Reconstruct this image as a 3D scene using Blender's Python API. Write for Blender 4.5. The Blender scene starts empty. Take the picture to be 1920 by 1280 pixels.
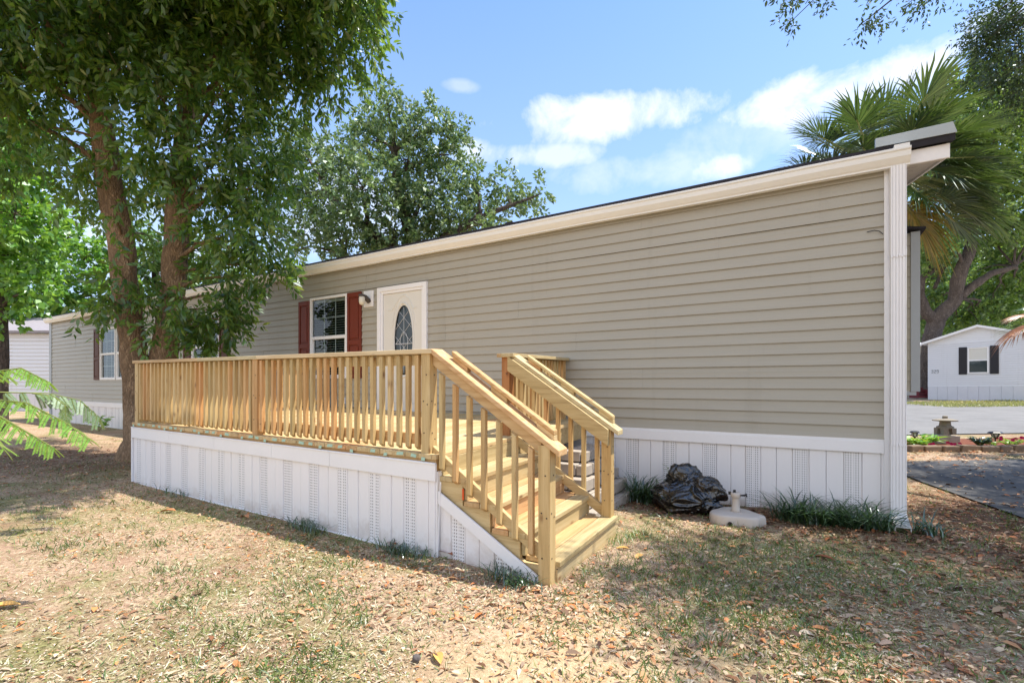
import bpy, math, random
import numpy as np
from math import sin, cos, pi, radians, sqrt, atan2
from mathutils import Vector, noise as mnoise

random.seed(7)
RNG = np.random.default_rng(11)
SC = bpy.context.scene
COL = SC.collection

# ------------------------------------------------------------------ camera model
F, YH, CAMZ, YAW = 895.0, 730.0, 1.35, radians(31)
SY, CY = sin(YAW), cos(YAW)

def P(px, py, d):
    """real point that stands d metres deep along the line of sight px, py of the 1920 px photo"""
    a, b = (px - 960) / F, (YH - py) / F
    return Vector(((-SY + CY * a) * d, (CY + SY * a) * d, CAMZ + b * d))

def G(x, y):
    """height of the yard: nearly level, rising gently to the left and to the road"""
    return 0.012 * min(max(-x - 1, 0), 60) + 0.03 * min(max(y - 9, 0), 60)

def Gn(x, y):
    return 0.012 * np.clip(-x - 1, 0, 60) + 0.03 * np.clip(y - 9, 0, 60)

def onG(px, py):
    a, b = (px - 960) / F, (YH - py) / F
    dx, dy = -SY + CY * a, CY + SY * a
    t = 1.0
    for _ in range(60):
        z = G(dx * t, dy * t)
        t = (z - CAMZ) / b if b < -1e-4 else 40
    return Vector((dx * t, dy * t, G(dx * t, dy * t)))

def lin(r, g, b):
    f = lambda c: (c / 255 / 12.92) if c / 255 < 0.04045 else ((c / 255 + 0.055) / 1.055) ** 2.4
    return (f(r), f(g), f(b), 1)

# ------------------------------------------------------------------ node helpers
class NT:
    def __init__(s, name):
        s.m = bpy.data.materials.new(name); s.m.use_nodes = True
        s.t = s.m.node_tree; s.t.nodes.clear()
        s.out = s.n('ShaderNodeOutputMaterial')
    def n(s, typ, **kw):
        nd = s.t.nodes.new(typ)
        for k, v in kw.items(): setattr(nd, k, v)
        return nd
    def l(s, a, b): s.t.links.new(a, b)
    def val(s, sock, v):
        if hasattr(v, 'is_linked') or hasattr(v, 'links'): s.l(v, sock)
        else: sock.default_value = v
    def math(s, op, a, b=0.0, c=None, clamp=False):
        nd = s.n('ShaderNodeMath', operation=op); nd.use_clamp = clamp
        s.val(nd.inputs[0], a); s.val(nd.inputs[1], b)
        if c is not None: s.val(nd.inputs[2], c)
        return nd.outputs[0]
    def mix(s, fac, a, b, mode='MIX'):
        nd = s.n('ShaderNodeMix', data_type='RGBA', blend_type=mode)
        s.val(nd.inputs[0], fac); s.val(nd.inputs[6], a); s.val(nd.inputs[7], b)
        return nd.outputs[2]
    def noise(s, vec, scale, detail=4, rough=0.55, dist=0.0):
        nd = s.n('ShaderNodeTexNoise'); s.l(vec, nd.inputs['Vector'])
        nd.inputs['Scale'].default_value = scale; nd.inputs['Detail'].default_value = detail
        nd.inputs['Roughness'].default_value = rough; nd.inputs['Distortion'].default_value = dist
        return nd.outputs[0]
    def ramp(s, fac, stops, interp='LINEAR'):
        nd = s.n('ShaderNodeValToRGB'); nd.color_ramp.interpolation = interp
        el = nd.color_ramp.elements
        while len(el) < len(stops): el.new(0.5)
        for e, (p, c) in zip(el, stops): e.position = p; e.color = c if len(c) == 4 else (*c, 1)
        s.l(fac, nd.inputs[0]); return nd.outputs[0]
    def obj(s, scale=(1, 1, 1)):
        tc = s.n('ShaderNodeTexCoord'); mp = s.n('ShaderNodeMapping')
        mp.inputs['Scale'].default_value = scale; s.l(tc.outputs['Object'], mp.inputs[0])
        return mp.outputs[0]
    def pos(s, scale=(1, 1, 1)):
        g = s.n('ShaderNodeNewGeometry'); mp = s.n('ShaderNodeMapping')
        mp.inputs['Scale'].default_value = scale; s.l(g.outputs['Position'], mp.inputs[0])
        return mp.outputs[0]
    def island(s): return s.n('ShaderNodeNewGeometry').outputs['Random Per Island']
    def orand(s): return s.n('ShaderNodeObjectInfo').outputs['Random']
    def bump(s, h, strength=0.3, dist=0.01):
        nd = s.n('ShaderNodeBump'); nd.inputs['Strength'].default_value = strength
        nd.inputs['Distance'].default_value = dist; s.l(h, nd.inputs['Height']); return nd.outputs[0]
    def pbr(s, col, rough=0.6, spec=0.4, normal=None, metal=0.0):
        b = s.n('ShaderNodeBsdfPrincipled')
        s.val(b.inputs['Base Color'], col); s.val(b.inputs['Roughness'], rough)
        b.inputs['Specular IOR Level'].default_value = spec; b.inputs['Metallic'].default_value = metal
        if normal is not None: s.l(normal, b.inputs['Normal'])
        s.l(b.outputs[0], s.out.inputs[0]); return b

def mat_plain(name, rgb, rough=0.6, spec=0.4, var=0.08, scale=6, bump=0.0, metal=0.0):
    t = NT(name); v = t.pos()
    n1 = t.noise(v, scale, 5, 0.6); n2 = t.noise(v, scale * 9, 3)
    a = t.math('MULTIPLY_ADD', n1, 2 * var, 1 - var); b = t.math('MULTIPLY_ADD', n2, var, 1 - var / 2)
    k = t.math('MULTIPLY', a, b)
    c = t.n('ShaderNodeMix', data_type='RGBA', blend_type='MULTIPLY'); c.inputs[0].default_value = 1
    c.inputs[6].default_value = lin(*rgb); t.l(k, c.inputs[7])
    t.pbr(c.outputs[2], rough, spec, t.bump(n2, bump, 0.004) if bump else None, metal)
    return t.m

def mat_wood(name, axis, tint=(1, 1, 1)):
    """new pressure treated pine, grain along the given axis"""
    t = NT(name)
    sc = {'x': (1.2, 22, 22), 'y': (22, 1.2, 22), 'z': (22, 22, 1.2)}[axis]
    rnd = t.math('FRACT', t.math('ADD', t.math('MULTIPLY', t.orand(), 7.31), t.math('MULTIPLY', t.island(), 3.77)))
    off = t.n('ShaderNodeCombineXYZ')
    for i, k in enumerate((17.0, 31.0, 23.0)): t.l(t.math('MULTIPLY', rnd, k), off.inputs[i])
    ad = t.n('ShaderNodeVectorMath', operation='ADD'); t.l(t.obj(), ad.inputs[0]); t.l(off.outputs[0], ad.inputs[1])
    mp = t.n('ShaderNodeMapping'); mp.inputs['Scale'].default_value = sc; t.l(ad.outputs[0], mp.inputs[0])
    g1 = t.noise(mp.outputs[0], 1.0, 5, 0.6, 1.2)
    g2 = t.noise(mp.outputs[0], 3.2, 3, 0.6, 0.4)
    T = lambda r, g, b: tuple(c * k for c, k in zip(lin(r, g, b)[:3], tint)) + (1,)
    board = t.ramp(rnd, [(0.0, T(172, 156, 112)), (0.2, T(204, 182, 136)), (0.4, T(190, 160, 108)), (0.55, T(206, 146, 92)), (0.75, T(164, 150, 108)), (0.9, T(214, 194, 150)), (1.0, T(198, 136, 84))])
    dark = t.ramp(g1, [(0.32, T(150, 118, 76)), (0.5, T(200, 174, 128)), (0.72, T(226, 206, 166))])
    c = t.mix(0.4, board, dark)
    c = t.mix(t.math('MULTIPLY', t.math('GREATER_THAN', g2, 0.64), 0.35), c, T(150, 104, 58))
    vo = t.n('ShaderNodeTexVoronoi'); vo.inputs['Scale'].default_value = 1.0
    mp2 = t.n('ShaderNodeMapping'); mp2.inputs['Scale'].default_value = tuple(6.5 if s > 5 else 3.2 for s in sc); t.l(ad.outputs[0], mp2.inputs[0])
    t.l(mp2.outputs[0], vo.inputs[0])
    knot = t.ramp(vo.outputs['Distance'], [(0.05, (1, 1, 1)), (0.11, (0.3, 0.3, 0.3)), (0.17, (0, 0, 0))])
    c = t.mix(t.math('MULTIPLY', knot, 0.75), c, T(112, 68, 34))
    t.pbr(c, 0.62, 0.3, t.bump(g1, 0.25, 0.003))
    return t.m

def mat_leaf(name, cols, trans=0.35, tcol=(0.25, 0.42, 0.04), rough=0.42, gloss=0.07):
    t = NT(name)
    c = t.ramp(t.island(), [(i / (len(cols) - 1), lin(*c)) for i, c in enumerate(cols)])
    d = t.n('ShaderNodeBsdfDiffuse'); t.l(c, d.inputs[0])
    tr = t.n('ShaderNodeBsdfTranslucent')
    tc = t.mix(0.6, c, (*tcol, 1)); t.l(tc, tr.inputs[0])
    m1 = t.n('ShaderNodeMixShader'); m1.inputs[0].default_value = trans; t.l(d.outputs[0], m1.inputs[1]); t.l(tr.outputs[0], m1.inputs[2])
    g = t.n('ShaderNodeBsdfGlossy'); g.inputs['Roughness'].default_value = rough; g.inputs[0].default_value = (0.9, 0.95, 1, 1)
    m2 = t.n('ShaderNodeMixShader'); m2.inputs[0].default_value = gloss; t.l(m1.outputs[0], m2.inputs[1]); t.l(g.outputs[0], m2.inputs[2])
    t.l(m2.outputs[0], t.out.inputs[0]); return t.m

def mat_bark(name, c0, c1, c2, scale=14):
    t = NT(name); v = t.pos((1, 1, 0.35))
    n = t.noise(v, scale, 8, 0.7, 0.6); n2 = t.noise(v, 1.6, 3)
    vo = t.n('ShaderNodeTexVoronoi', feature='DISTANCE_TO_EDGE'); vo.inputs['Scale'].default_value = scale * 1.6; t.l(v, vo.inputs[0])
    c = t.ramp(n, [(0.3, lin(*c0)), (0.5, lin(*c1)), (0.7, lin(*c2))])
    crack = t.ramp(vo.outputs['Distance'], [(0.0, (0.35, 0.33, 0.3)), (0.12, (1, 1, 1))])
    c = t.mix(0.85, c, crack, 'MULTIPLY')
    c = t.mix(t.math('MULTIPLY', n2, 0.5), c, lin(*c2))
    h = t.math('ADD', n, t.math('MULTIPLY', vo.outputs['Distance'], 1.4))
    t.pbr(c, 0.9, 0.15, t.bump(h, 0.9, 0.03)); return t.m

def mat_siding(name, rgb, var=0.06):
    t = NT(name); v = t.pos((0.8, 0.8, 8)); v2 = t.pos((4, 4, 70)); v3 = t.pos()
    a = t.noise(v, 2.0, 4); b = t.noise(v2, 1.0, 4, 0.7); d = t.noise(v3, 0.9, 4)
    k = t.math('ADD', t.math('MULTIPLY_ADD', a, var * 1.4, 1 - var), t.math('MULTIPLY_ADD', d, var, -var / 2))
    k = t.math('MULTIPLY', k, t.math('MULTIPLY_ADD', b, 0.05, 0.975))
    c = t.n('ShaderNodeMix', data_type='RGBA', blend_type='MULTIPLY'); c.inputs[0].default_value = 1
    c.inputs[6].default_value = lin(*rgb); t.l(k, c.inputs[7])
    wv = t.noise(t.pos((.7, .7, 3.0)), 1.6, 2)
    st = t.noise(t.pos((5, 5, .25)), 1.0, 4, .7)
    cc = t.mix(t.ramp(st, [(.56, (0, 0, 0)), (.75, (.16, .16, .16))]), c.outputs[2], lin(128, 118, 100))
    t.pbr(cc, 0.42, 0.4, t.bump(t.math('ADD', t.math('MULTIPLY', b, .1), wv), 0.22, 0.02)); return t.m

def mat_perf(name, fx=100.0, axis='x'):
    """white vinyl with the punched air holes of a vented skirting strip"""
    t = NT(name); sx = t.n('ShaderNodeSeparateXYZ'); g = t.n('ShaderNodeNewGeometry'); t.l(g.outputs['Position'], sx.inputs[0])
    X, Z = sx.outputs['X' if axis == 'x' else 'Y'], sx.outputs['Z']
    a = t.math('SINE', t.math('MULTIPLY', t.math('ADD', X, t.math('MULTIPLY', Z, .85)), fx * 1.45))
    b = t.math('SINE', t.math('MULTIPLY', t.math('SUBTRACT', X, t.math('MULTIPLY', Z, .85)), fx * 1.45))
    h = t.math('GREATER_THAN', t.math('MULTIPLY', a, b), 0.38)
    c = t.mix(h, lin(238, 236, 236), lin(160, 156, 154))
    t.pbr(c, 0.5, 0.3); return t.m

def mat_glass(name, tint=(0.75, 0.85, 0.85), refl=0.16):
    t = NT(name)
    tr = t.n('ShaderNodeBsdfTransparent'); tr.inputs[0].default_value = (*tint, 1)
    g = t.n('ShaderNodeBsdfGlossy'); g.inputs['Roughness'].default_value = 0.03
    v = t.pos(); n = t.noise(v, 5, 2); t.l(t.bump(n, 0.06, 0.02), g.inputs['Normal'])
    fr = t.n('ShaderNodeFresnel'); fr.inputs[0].default_value = 1.5
    f = t.math('ADD', t.math('MULTIPLY', fr.outputs[0], 1.2), refl * 0.15, clamp=True)
    m = t.n('ShaderNodeMixShader'); t.l(f, m.inputs[0]); t.l(tr.outputs[0], m.inputs[1]); t.l(g.outputs[0], m.inputs[2])
    t.l(m.outputs[0], t.out.inputs[0]); return t.m

# ------------------------------------------------------------------ materials
M = {}
M['siding'] = mat_siding('tan vinyl siding', (174, 168, 153))
M['white'] = mat_plain('white vinyl trim', (240, 238, 237), 0.45, 0.4, 0.04, 3)
M['trimwarm'] = mat_plain('cream aluminium gutter', (236, 234, 228), 0.4, 0.45, 0.06, 2)
M['soffit'] = mat_plain('pale vinyl soffit', (205, 196, 186), 0.5, 0.3, 0.05, 3)
def skirt_mat():
    t = NT('white vinyl skirting'); v = t.pos(); n = t.noise(v, 7, 6, .7); n2 = t.noise(v, 1.3, 4); sx = t.n('ShaderNodeSeparateXYZ'); t.l(v, sx.inputs[0])
    gr = t.noise(t.pos((30, 30, 2)), 1, 4, .6)
    k = t.math('MULTIPLY_ADD', n2, .08, .95); k = t.math('MULTIPLY', k, t.math('MULTIPLY_ADD', gr, .06, .97))
    c = t.n('ShaderNodeMix', data_type='RGBA', blend_type='MULTIPLY'); c.inputs[0].default_value = 1; c.inputs[6].default_value = lin(240, 237, 236); t.l(k, c.inputs[7])
    h = t.math('SUBTRACT', t.math('MULTIPLY_ADD', n, .55, -.08), sx.outputs[2]); m = t.ramp(h, [(0.0, (0, 0, 0)), (.25, (.55, .55, .55))])
    t.pbr(t.mix(m, c.outputs[2], lin(176, 152, 128)), .5, .35, t.bump(n2, .15, .02)); return t.m
M['skirt'] = skirt_mat()
M['perf'] = mat_perf('vented skirting strip')
M['gap'] = mat_plain('dark gap', (40, 38, 38), 0.9, 0.1)
M['dim'] = mat_plain('dark interior', (38, 40, 44), 0.9, 0.1)
M['shingle'] = mat_plain('charcoal shingles', (52, 50, 54), 0.9, 0.2, 0.25, 12, 0.6)
M['greyshingle'] = mat_plain('weathered grey shingles', (150, 144, 146), 0.9, 0.2, 0.25, 7, 0.6)
M['greymetal'] = mat_plain('grey coated metal', (176, 184, 186), 0.45, 0.4, 0.06, 3)
M['greytrim'] = mat_plain('blue grey trim', (165, 171, 176), 0.5, 0.35, 0.05, 3)
M['door'] = mat_plain('cream white door paint', (226, 222, 212), 0.45, 0.4, 0.03, 4)
M['shutter'] = mat_plain('brick red shutter vinyl', (116, 50, 32), 0.5, 0.3, 0.1, 5)
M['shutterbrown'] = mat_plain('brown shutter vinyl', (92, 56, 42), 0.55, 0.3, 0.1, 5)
M['shutterblack'] = mat_plain('black shutter vinyl', (46, 44, 48), 0.5, 0.3, 0.1, 5)
M['blind'] = mat_plain('off white blind slats', (215, 212, 202), 0.6, 0.3, 0.03)
M['glass'] = mat_glass('window glass')
M['lead'] = mat_plain('leaded caming', (205, 208, 210), 0.35, 0.5, 0.05, 5)
M['bronze'] = mat_plain('dark bronze lamp metal', (78, 70, 64), 0.45, 0.5, 0.1)
M['lampglass'] = mat_plain('frosted lamp glass', (220, 212, 192), 0.25, 0.5, 0.05)
M['woodx'] = mat_wood('pine boards grain x', 'x', (1.0, .97, .9)); M['woody'] = mat_wood('pine boards grain y', 'y'); M['woodz'] = mat_wood('pine boards grain z', 'z', (1.0, .955, .86))
M['woodfloor'] = mat_wood('pine deck boards', 'y', (1.08, 1.06, 1.06))
M['woodcap'] = mat_wood('pine cap painted sunlit', 'x', (1.10, 1.14, 1.22)); M['woodred'] = mat_wood('reddish pine post', 'z', (0.72, 0.52, 0.42))  # cap tint lightened: sunlight on the cap tops is painted into the colour
M['woodend'] = mat_plain('dark end grain', (128, 92, 54), 0.8, 0.2, 0.2, 20)
M['tag'] = mat_plain('green paper end tag', (176, 208, 188), 0.6, 0.2, 0.2, 60)
M['nail'] = mat_plain('dark nail heads', (60, 50, 42), 0.5, 0.5)
M['orange'] = mat_plain('orange plastic', (226, 84, 30), 0.5, 0.4)
M['bark'] = mat_bark('flaky brown bark', (54, 42, 34), (126, 100, 78), (192, 164, 132), 18)
M['barkdark'] = mat_bark('dark oak bark', (44, 38, 34), (84, 74, 68), (120, 108, 98), 8)
M['barkpalm'] = mat_bark('palm trunk', (70, 58, 44), (118, 100, 78), (150, 130, 104), 10)
M['leaf_near'] = mat_leaf('deep green compound leaves', [(36, 66, 22), (56, 96, 34), (68, 112, 40), (86, 128, 46), (126, 152, 62), (60, 100, 46), (146, 156, 66)], 0.52, (0.34, 0.50, 0.05), 0.38, 0.06)
M['leaf_oak'] = mat_leaf('grey green oak leaves', [(54, 84, 44), (84, 116, 62), (104, 136, 76), (136, 160, 98), (166, 180, 120), (62, 94, 50)], 0.4, (0.28, 0.40, 0.10))
M['leaf_bright'] = mat_leaf('bright maple leaves', [(52, 104, 26), (84, 144, 36), (118, 172, 54), (148, 194, 70), (70, 130, 36)], 0.5, (0.35, 0.55, 0.05))
M['leaf_live'] = mat_leaf('live oak leaves', [(48, 80, 26), (78, 116, 40), (112, 146, 58), (146, 170, 78), (58, 94, 34)], 0.45, (0.32, 0.45, 0.05))
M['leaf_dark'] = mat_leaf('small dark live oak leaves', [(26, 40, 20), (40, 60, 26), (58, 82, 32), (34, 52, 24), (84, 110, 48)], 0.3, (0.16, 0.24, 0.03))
M['leaf_far'] = mat_leaf('distant tree leaves', [(58, 94, 44), (86, 126, 60), (120, 158, 80), (72, 110, 52)], 0.45, (0.3, 0.45, 0.08))
M['palm'] = mat_leaf('palm frond blades', [(40, 64, 34), (64, 92, 46), (98, 124, 62), (48, 72, 38), (140, 156, 92), (76, 102, 50)], 0.16, (0.2, 0.32, 0.03), 0.32, 0.10)
M['palmyellow'] = mat_leaf('yellowing frond blades', [(168, 150, 60), (200, 170, 70), (150, 110, 50), (128, 140, 60)], 0.3, (0.5, 0.4, 0.05))
M['palmdead'] = mat_leaf('dead brown frond', [(150, 92, 50), (186, 124, 74), (206, 150, 98), (132, 78, 44)], 0.2, (0.5, 0.25, 0.08))
M['petiole'] = mat_plain('pale palm stalks', (168, 172, 112), 0.5, 0.4, 0.1)
M['mimosa'] = mat_leaf('fresh mimosa leaflets', [(96, 150, 30), (120, 176, 44), (150, 196, 64), (84, 136, 32), (176, 206, 84)], 0.45, (0.45, 0.62, 0.05))
M['mimosadim'] = mat_leaf('pale mimosa leaflets', [(112, 140, 84), (136, 160, 104), (92, 120, 70)], 0.35, (0.3, 0.4, 0.15))
M['stem'] = mat_plain('green plant stems', (120, 130, 62), 0.6, 0.3, 0.1)
M['liriope'] = mat_leaf('dark strap grass', [(30, 56, 34), (44, 76, 42), (64, 98, 52), (36, 66, 38), (110, 140, 92)], 0.25, (0.14, 0.24, 0.04), 0.3, 0.14)
M['tuft'] = mat_leaf('green grass blades', [(70, 100, 38), (96, 124, 50), (54, 86, 34), (128, 146, 68), (150, 158, 84)], 0.3, (0.25, 0.36, 0.05))
M['blades'] = mat_leaf('straw and olive grass blades', [(206, 190, 150), (228, 214, 184), (150, 152, 84), (136, 146, 80), (216, 200, 164), (104, 128, 58), (236, 226, 200), (122, 140, 66)], 0.2, (0.5, 0.45, 0.2), 0.6, 0.02)
M['litter'] = mat_leaf('dry fallen leaves', [(136, 88, 58), (216, 196, 164), (190, 140, 96), (104, 68, 48), (226, 208, 180), (206, 122, 66), (178, 154, 128), (92, 66, 52), (208, 178, 140), (222, 140, 76), (198, 176, 150), (150, 104, 74)], 0.12, (0.5, 0.25, 0.08), 0.6, 0.02)
M['thatch'] = mat_leaf('pale thatch bits', [(226, 208, 186), (208, 184, 156), (188, 156, 126), (150, 116, 90), (234, 218, 198), (146, 146, 88), (216, 196, 172), (120, 92, 74), (164, 160, 106), (236, 224, 208), (206, 136, 86), (122, 134, 70)], 0.1, (0.5, 0.4, 0.25), 0.7, 0.02)
M['litterbrown'] = mat_leaf('brown leaf mulch', [(96, 68, 52), (140, 98, 72), (184, 146, 112), (74, 52, 42), (206, 174, 142), (166, 104, 66), (120, 96, 80), (190, 120, 76)], 0.1, (0.4, 0.2, 0.06), 0.6, 0.02)
M['bigleaf'] = mat_plain('dry magnolia leaf', (190, 128, 84), 0.6, 0.3, 0.2, 30)
M['bigleafyellow'] = mat_plain('ochre fallen leaf', (222, 172, 96), 0.6, 0.3, 0.15, 30)
M['bigleafbrown'] = mat_plain('reddish brown leaf', (150, 92, 62), 0.6, 0.3, 0.2, 30)
def bag_mat():
    t = NT('black bin bag plastic'); v = t.pos()
    n = t.noise(t.pos((1, 1, .6)), 7, 2, .5, 1.5)
    b_ = t.pbr(lin(12, 12, 14), .16, 1.0, t.bump(n, .35, .06)); b_.inputs['IOR'].default_value = 1.5; b_.inputs['Coat Weight'].default_value = .3; b_.inputs['Coat Roughness'].default_value = .05; return t.m
M['bag'] = bag_mat()
M['resin'] = mat_plain('beige resin', (204, 193, 180), 0.6, 0.3, 0.06, 8, 0.2)
M['brick'] = mat_plain('old pale brick', (178, 166, 152), 0.9, 0.2, 0.25, 14, 0.8)
M['stone'] = mat_plain('weathered edging stone', (136, 116, 96), 0.9, 0.2, 0.3, 9, 0.8)
M['lantern'] = mat_plain('weathered concrete', (150, 140, 124), 0.9, 0.2, 0.25, 12, 0.7)
M['blackplastic'] = mat_plain('dark plastic', (40, 38, 38), 0.4, 0.4)
M['clear'] = mat_plain('clear lamp panel', (205, 205, 196), 0.2, 0.5)
M['petal'] = mat_plain('magenta petals', (196, 34, 96), 0.6, 0.2)
M['redpaint'] = mat_plain('dark red paint', (110, 44, 48), 0.6, 0.3, 0.15)
M['blueplastic'] = mat_plain('blue plastic', (42, 70, 160), 0.5, 0.4)
M['asphalt'] = mat_plain('dark asphalt', (98, 96, 94), 0.92, 0.2, 0.25, 5, 0.6)
M['road'] = mat_plain('pale worn road asphalt', (128, 125, 121), 0.92, 0.2, 0.3, 1.3, 0.4)
M['nsiding'] = mat_siding('white vinyl siding', (226, 226, 228), 0.03)
M['nskirt'] = mat_plain('white metal skirting', (214, 214, 218), 0.5, 0.3, 0.08, 3)

def ground_mat():
    t = NT('dry lawn soil')
    v = t.pos()
    big = t.noise(v, 0.55, 4, 0.6); mid = t.noise(v, 2.6, 5, 0.65); fine = t.noise(v, 38, 5, 0.75); fl = t.noise(v, 11, 4, 0.7)
    soil = t.ramp(fine, [(0.28, lin(116, 92, 75)), (0.45, lin(174, 144, 118)), (0.6, lin(206, 180, 150)), (0.78, lin(228, 208, 182))])
    green = t.ramp(fine, [(0.3, lin(74, 80, 40)), (0.5, lin(124, 126, 70)), (0.72, lin(184, 176, 126))])
    sand = t.ramp(fine, [(0.3, lin(192, 160, 122)), (0.55, lin(220, 190, 150)), (0.75, lin(236, 212, 176))])
    mulch = t.ramp(fine, [(0.3, lin(66, 50, 42)), (0.48, lin(118, 90, 72)), (0.62, lin(160, 126, 100)), (0.78, lin(196, 168, 140))])
    k = t.math('ADD', t.math('MULTIPLY', big, 0.6), t.math('MULTIPLY', mid, 0.5))
    c = t.mix(t.ramp(k, [(0.5, (0, 0, 0)), (0.64, (0.75, 0.75, 0.75))]), soil, green)
    sx = t.n('ShaderNodeSeparateXYZ'); t.l(v, sx.inputs[0])
    def blob(x0, y0, rx, ry):
        a = t.math('DIVIDE', t.math('SUBTRACT', sx.outputs[0], x0), rx); b = t.math('DIVIDE', t.math('SUBTRACT', sx.outputs[1], y0), ry)
        r = t.math('ADD', t.math('MULTIPLY', a, a), t.math('MULTIPLY', b, b))
        return t.math('SUBTRACT', t.math('ADD', 1.0, t.math('MULTIPLY_ADD', mid, 1.6, -0.8)), r, clamp=True)
    pat = t.noise(v, 1.1, 4, .6, .8)
    c = t.mix(t.ramp(pat, [(.52, (0, 0, 0)), (.64, (.6, .6, .6))]), c, lin(158, 122, 100))
    c = t.mix(t.math('MULTIPLY', blob(0.5, 4.2, 1.5, .9), .5, clamp=True), c, green)
    c = t.mix(t.math('MULTIPLY', blob(-0.85, 2.05, 1.0, 0.9), 0.9, clamp=True), c, sand)
    mu = t.math('ADD', blob(2.2, 6.6, 1.9, 2.2), blob(-0.9, 5.8, 2.2, 0.55), clamp=True)
    c = t.mix(t.math('MULTIPLY', mu, 1.6, clamp=True), c, mulch)
    c = t.mix(t.math('MULTIPLY', blob(-11.5, 3.2, 3.2, 1.6), 0.8), c, mulch)
    h = t.math('ADD', fine, t.math('MULTIPLY', fl, 1.2))
    t.pbr(c, 0.95, 0.1, t.bump(h, 0.8, 0.03)); return t.m
M['ground'] = ground_mat()

# ------------------------------------------------------------------ mesh building
def root_off(o):
    v = Vector((0, 0, 0))
    while o is not None: v += o.location; o = o.parent
    return v

class MB:
    def __init__(s): s.v = []; s.f = []; s.m = []
    def poly(s, pts, mi=0):
        b = len(s.v); s.v += [tuple(p) for p in pts]; s.f.append(tuple(range(b, b + len(pts)))); s.m.append(mi)
    def hexa(s, p, mi=0):
        b = len(s.v); s.v += [tuple(q) for q in p]
        for q in ((0, 3, 2, 1), (4, 5, 6, 7), (0, 1, 5, 4), (1, 2, 6, 5), (2, 3, 7, 6), (3, 0, 4, 7)):
            s.f.append(tuple(b + i for i in q)); s.m.append(mi)
        return s
    def box(s, x0, x1, y0, y1, z0, z1, mi=0):
        return s.hexa([(x0, y0, z0), (x1, y0, z0), (x1, y1, z0), (x0, y1, z0), (x0, y0, z1), (x1, y0, z1), (x1, y1, z1), (x0, y1, z1)], mi)
    def obox(s, c, U, V, W, mi=0):
        c, U, V, W = Vector(c), Vector(U), Vector(V), Vector(W)
        return s.hexa([c - U - V - W, c + U - V - W, c + U + V - W, c - U + V - W, c - U - V + W, c + U - V + W, c + U + V + W, c - U + V + W], mi)
    def prism(s, poly, y0, y1, mi=0):
        """polygon in x,z extruded along y"""
        n = len(poly); b = len(s.v)
        s.v += [(x, y0, z) for x, z in poly] + [(x, y1, z) for x, z in poly]
        s.f.append(tuple(b + i for i in range(n))); s.f.append(tuple(b + n + i for i in reversed(range(n)))); s.m += [mi, mi]
        for i in range(n):
            j = (i + 1) % n; s.f.append((b + i, b + n + i, b + n + j, b + j)); s.m.append(mi)
        return s
    def tube(s, pts, rad, n=8, mi=0, cap=True, jit=0.0):
        pts = [Vector(p) for p in pts]; rings = []
        ref = Vector((0.3, 0.9, 0.1)) if abs((pts[-1] - pts[0]).normalized().z) > 0.7 else Vector((0, 0, 1))
        for i, p in enumerate(pts):
            t = (pts[min(i + 1, len(pts) - 1)] - pts[max(i - 1, 0)]).normalized()
            u = t.cross(ref); u = u.normalized() if u.length > 1e-5 else Vector((1, 0, 0)); w = t.cross(u)
            r = rad[i] if hasattr(rad, '__len__') else rad
            b = len(s.v)
            for k in range(n):
                a = 2 * pi * k / n; rr = r * (1 + jit * mnoise.noise(Vector((p.x * 3 + cos(a) * 1.3, p.y * 3 + sin(a) * 1.3, p.z * 1.7))))
                s.v.append(tuple(p + u * (cos(a) * rr) + w * (sin(a) * rr)))
            rings.append(b)
        for a, b in zip(rings, rings[1:]):
            for k in range(n):
                j = (k + 1) % n; s.f.append((a + k, a + j, b + j, b + k)); s.m.append(mi)
        if cap:
            s.f.append(tuple(rings[0] + k for k in reversed(range(n)))); s.f.append(tuple(rings[-1] + k for k in range(n))); s.m += [mi, mi]
        return s
    def lathe(s, prof, c=(0, 0, 0), n=16, mi=0):
        b0 = len(s.v); c = Vector(c)
        for r, z in prof:
            for k in range(n): a = 2 * pi * k / n; s.v.append((c.x + r * cos(a), c.y + r * sin(a), c.z + z))
        for i in range(len(prof) - 1):
            for k in range(n):
                j = (k + 1) % n; a, b = b0 + i * n, b0 + (i + 1) * n
                s.f.append((a + k, a + j, b + j, b + k)); s.m.append(mi)
        s.f.append(tuple(b0 + k for k in reversed(range(n)))); s.f.append(tuple(b0 + (len(prof) - 1) * n + k for k in range(n))); s.m += [mi, mi]
        return s
    def build(s, name, mats, parent=None, fn=None, smooth=False, bevel=0.0):
        if not isinstance(mats, (list, tuple)): mats = [mats]
        off = root_off(parent)
        vs = [fn(v) for v in s.v] if fn else s.v
        me = bpy.data.meshes.new(name)
        me.from_pydata([(v[0] - off.x, v[1] - off.y, v[2] - off.z) for v in vs], [], s.f)
        for m in mats: me.materials.append(m)
        if len(mats) > 1: me.polygons.foreach_set('material_index', s.m)
        if smooth: me.polygons.foreach_set('use_smooth', [True] * len(s.f))
        me.update()
        o = bpy.data.objects.new(name, me); COL.objects.link(o); o.parent = parent
        if bevel:
            b = o.modifiers.new('bevel', 'BEVEL'); b.width = bevel; b.segments = 2; b.limit_method = 'ANGLE'; b.angle_limit = radians(40)
        return o

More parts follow.
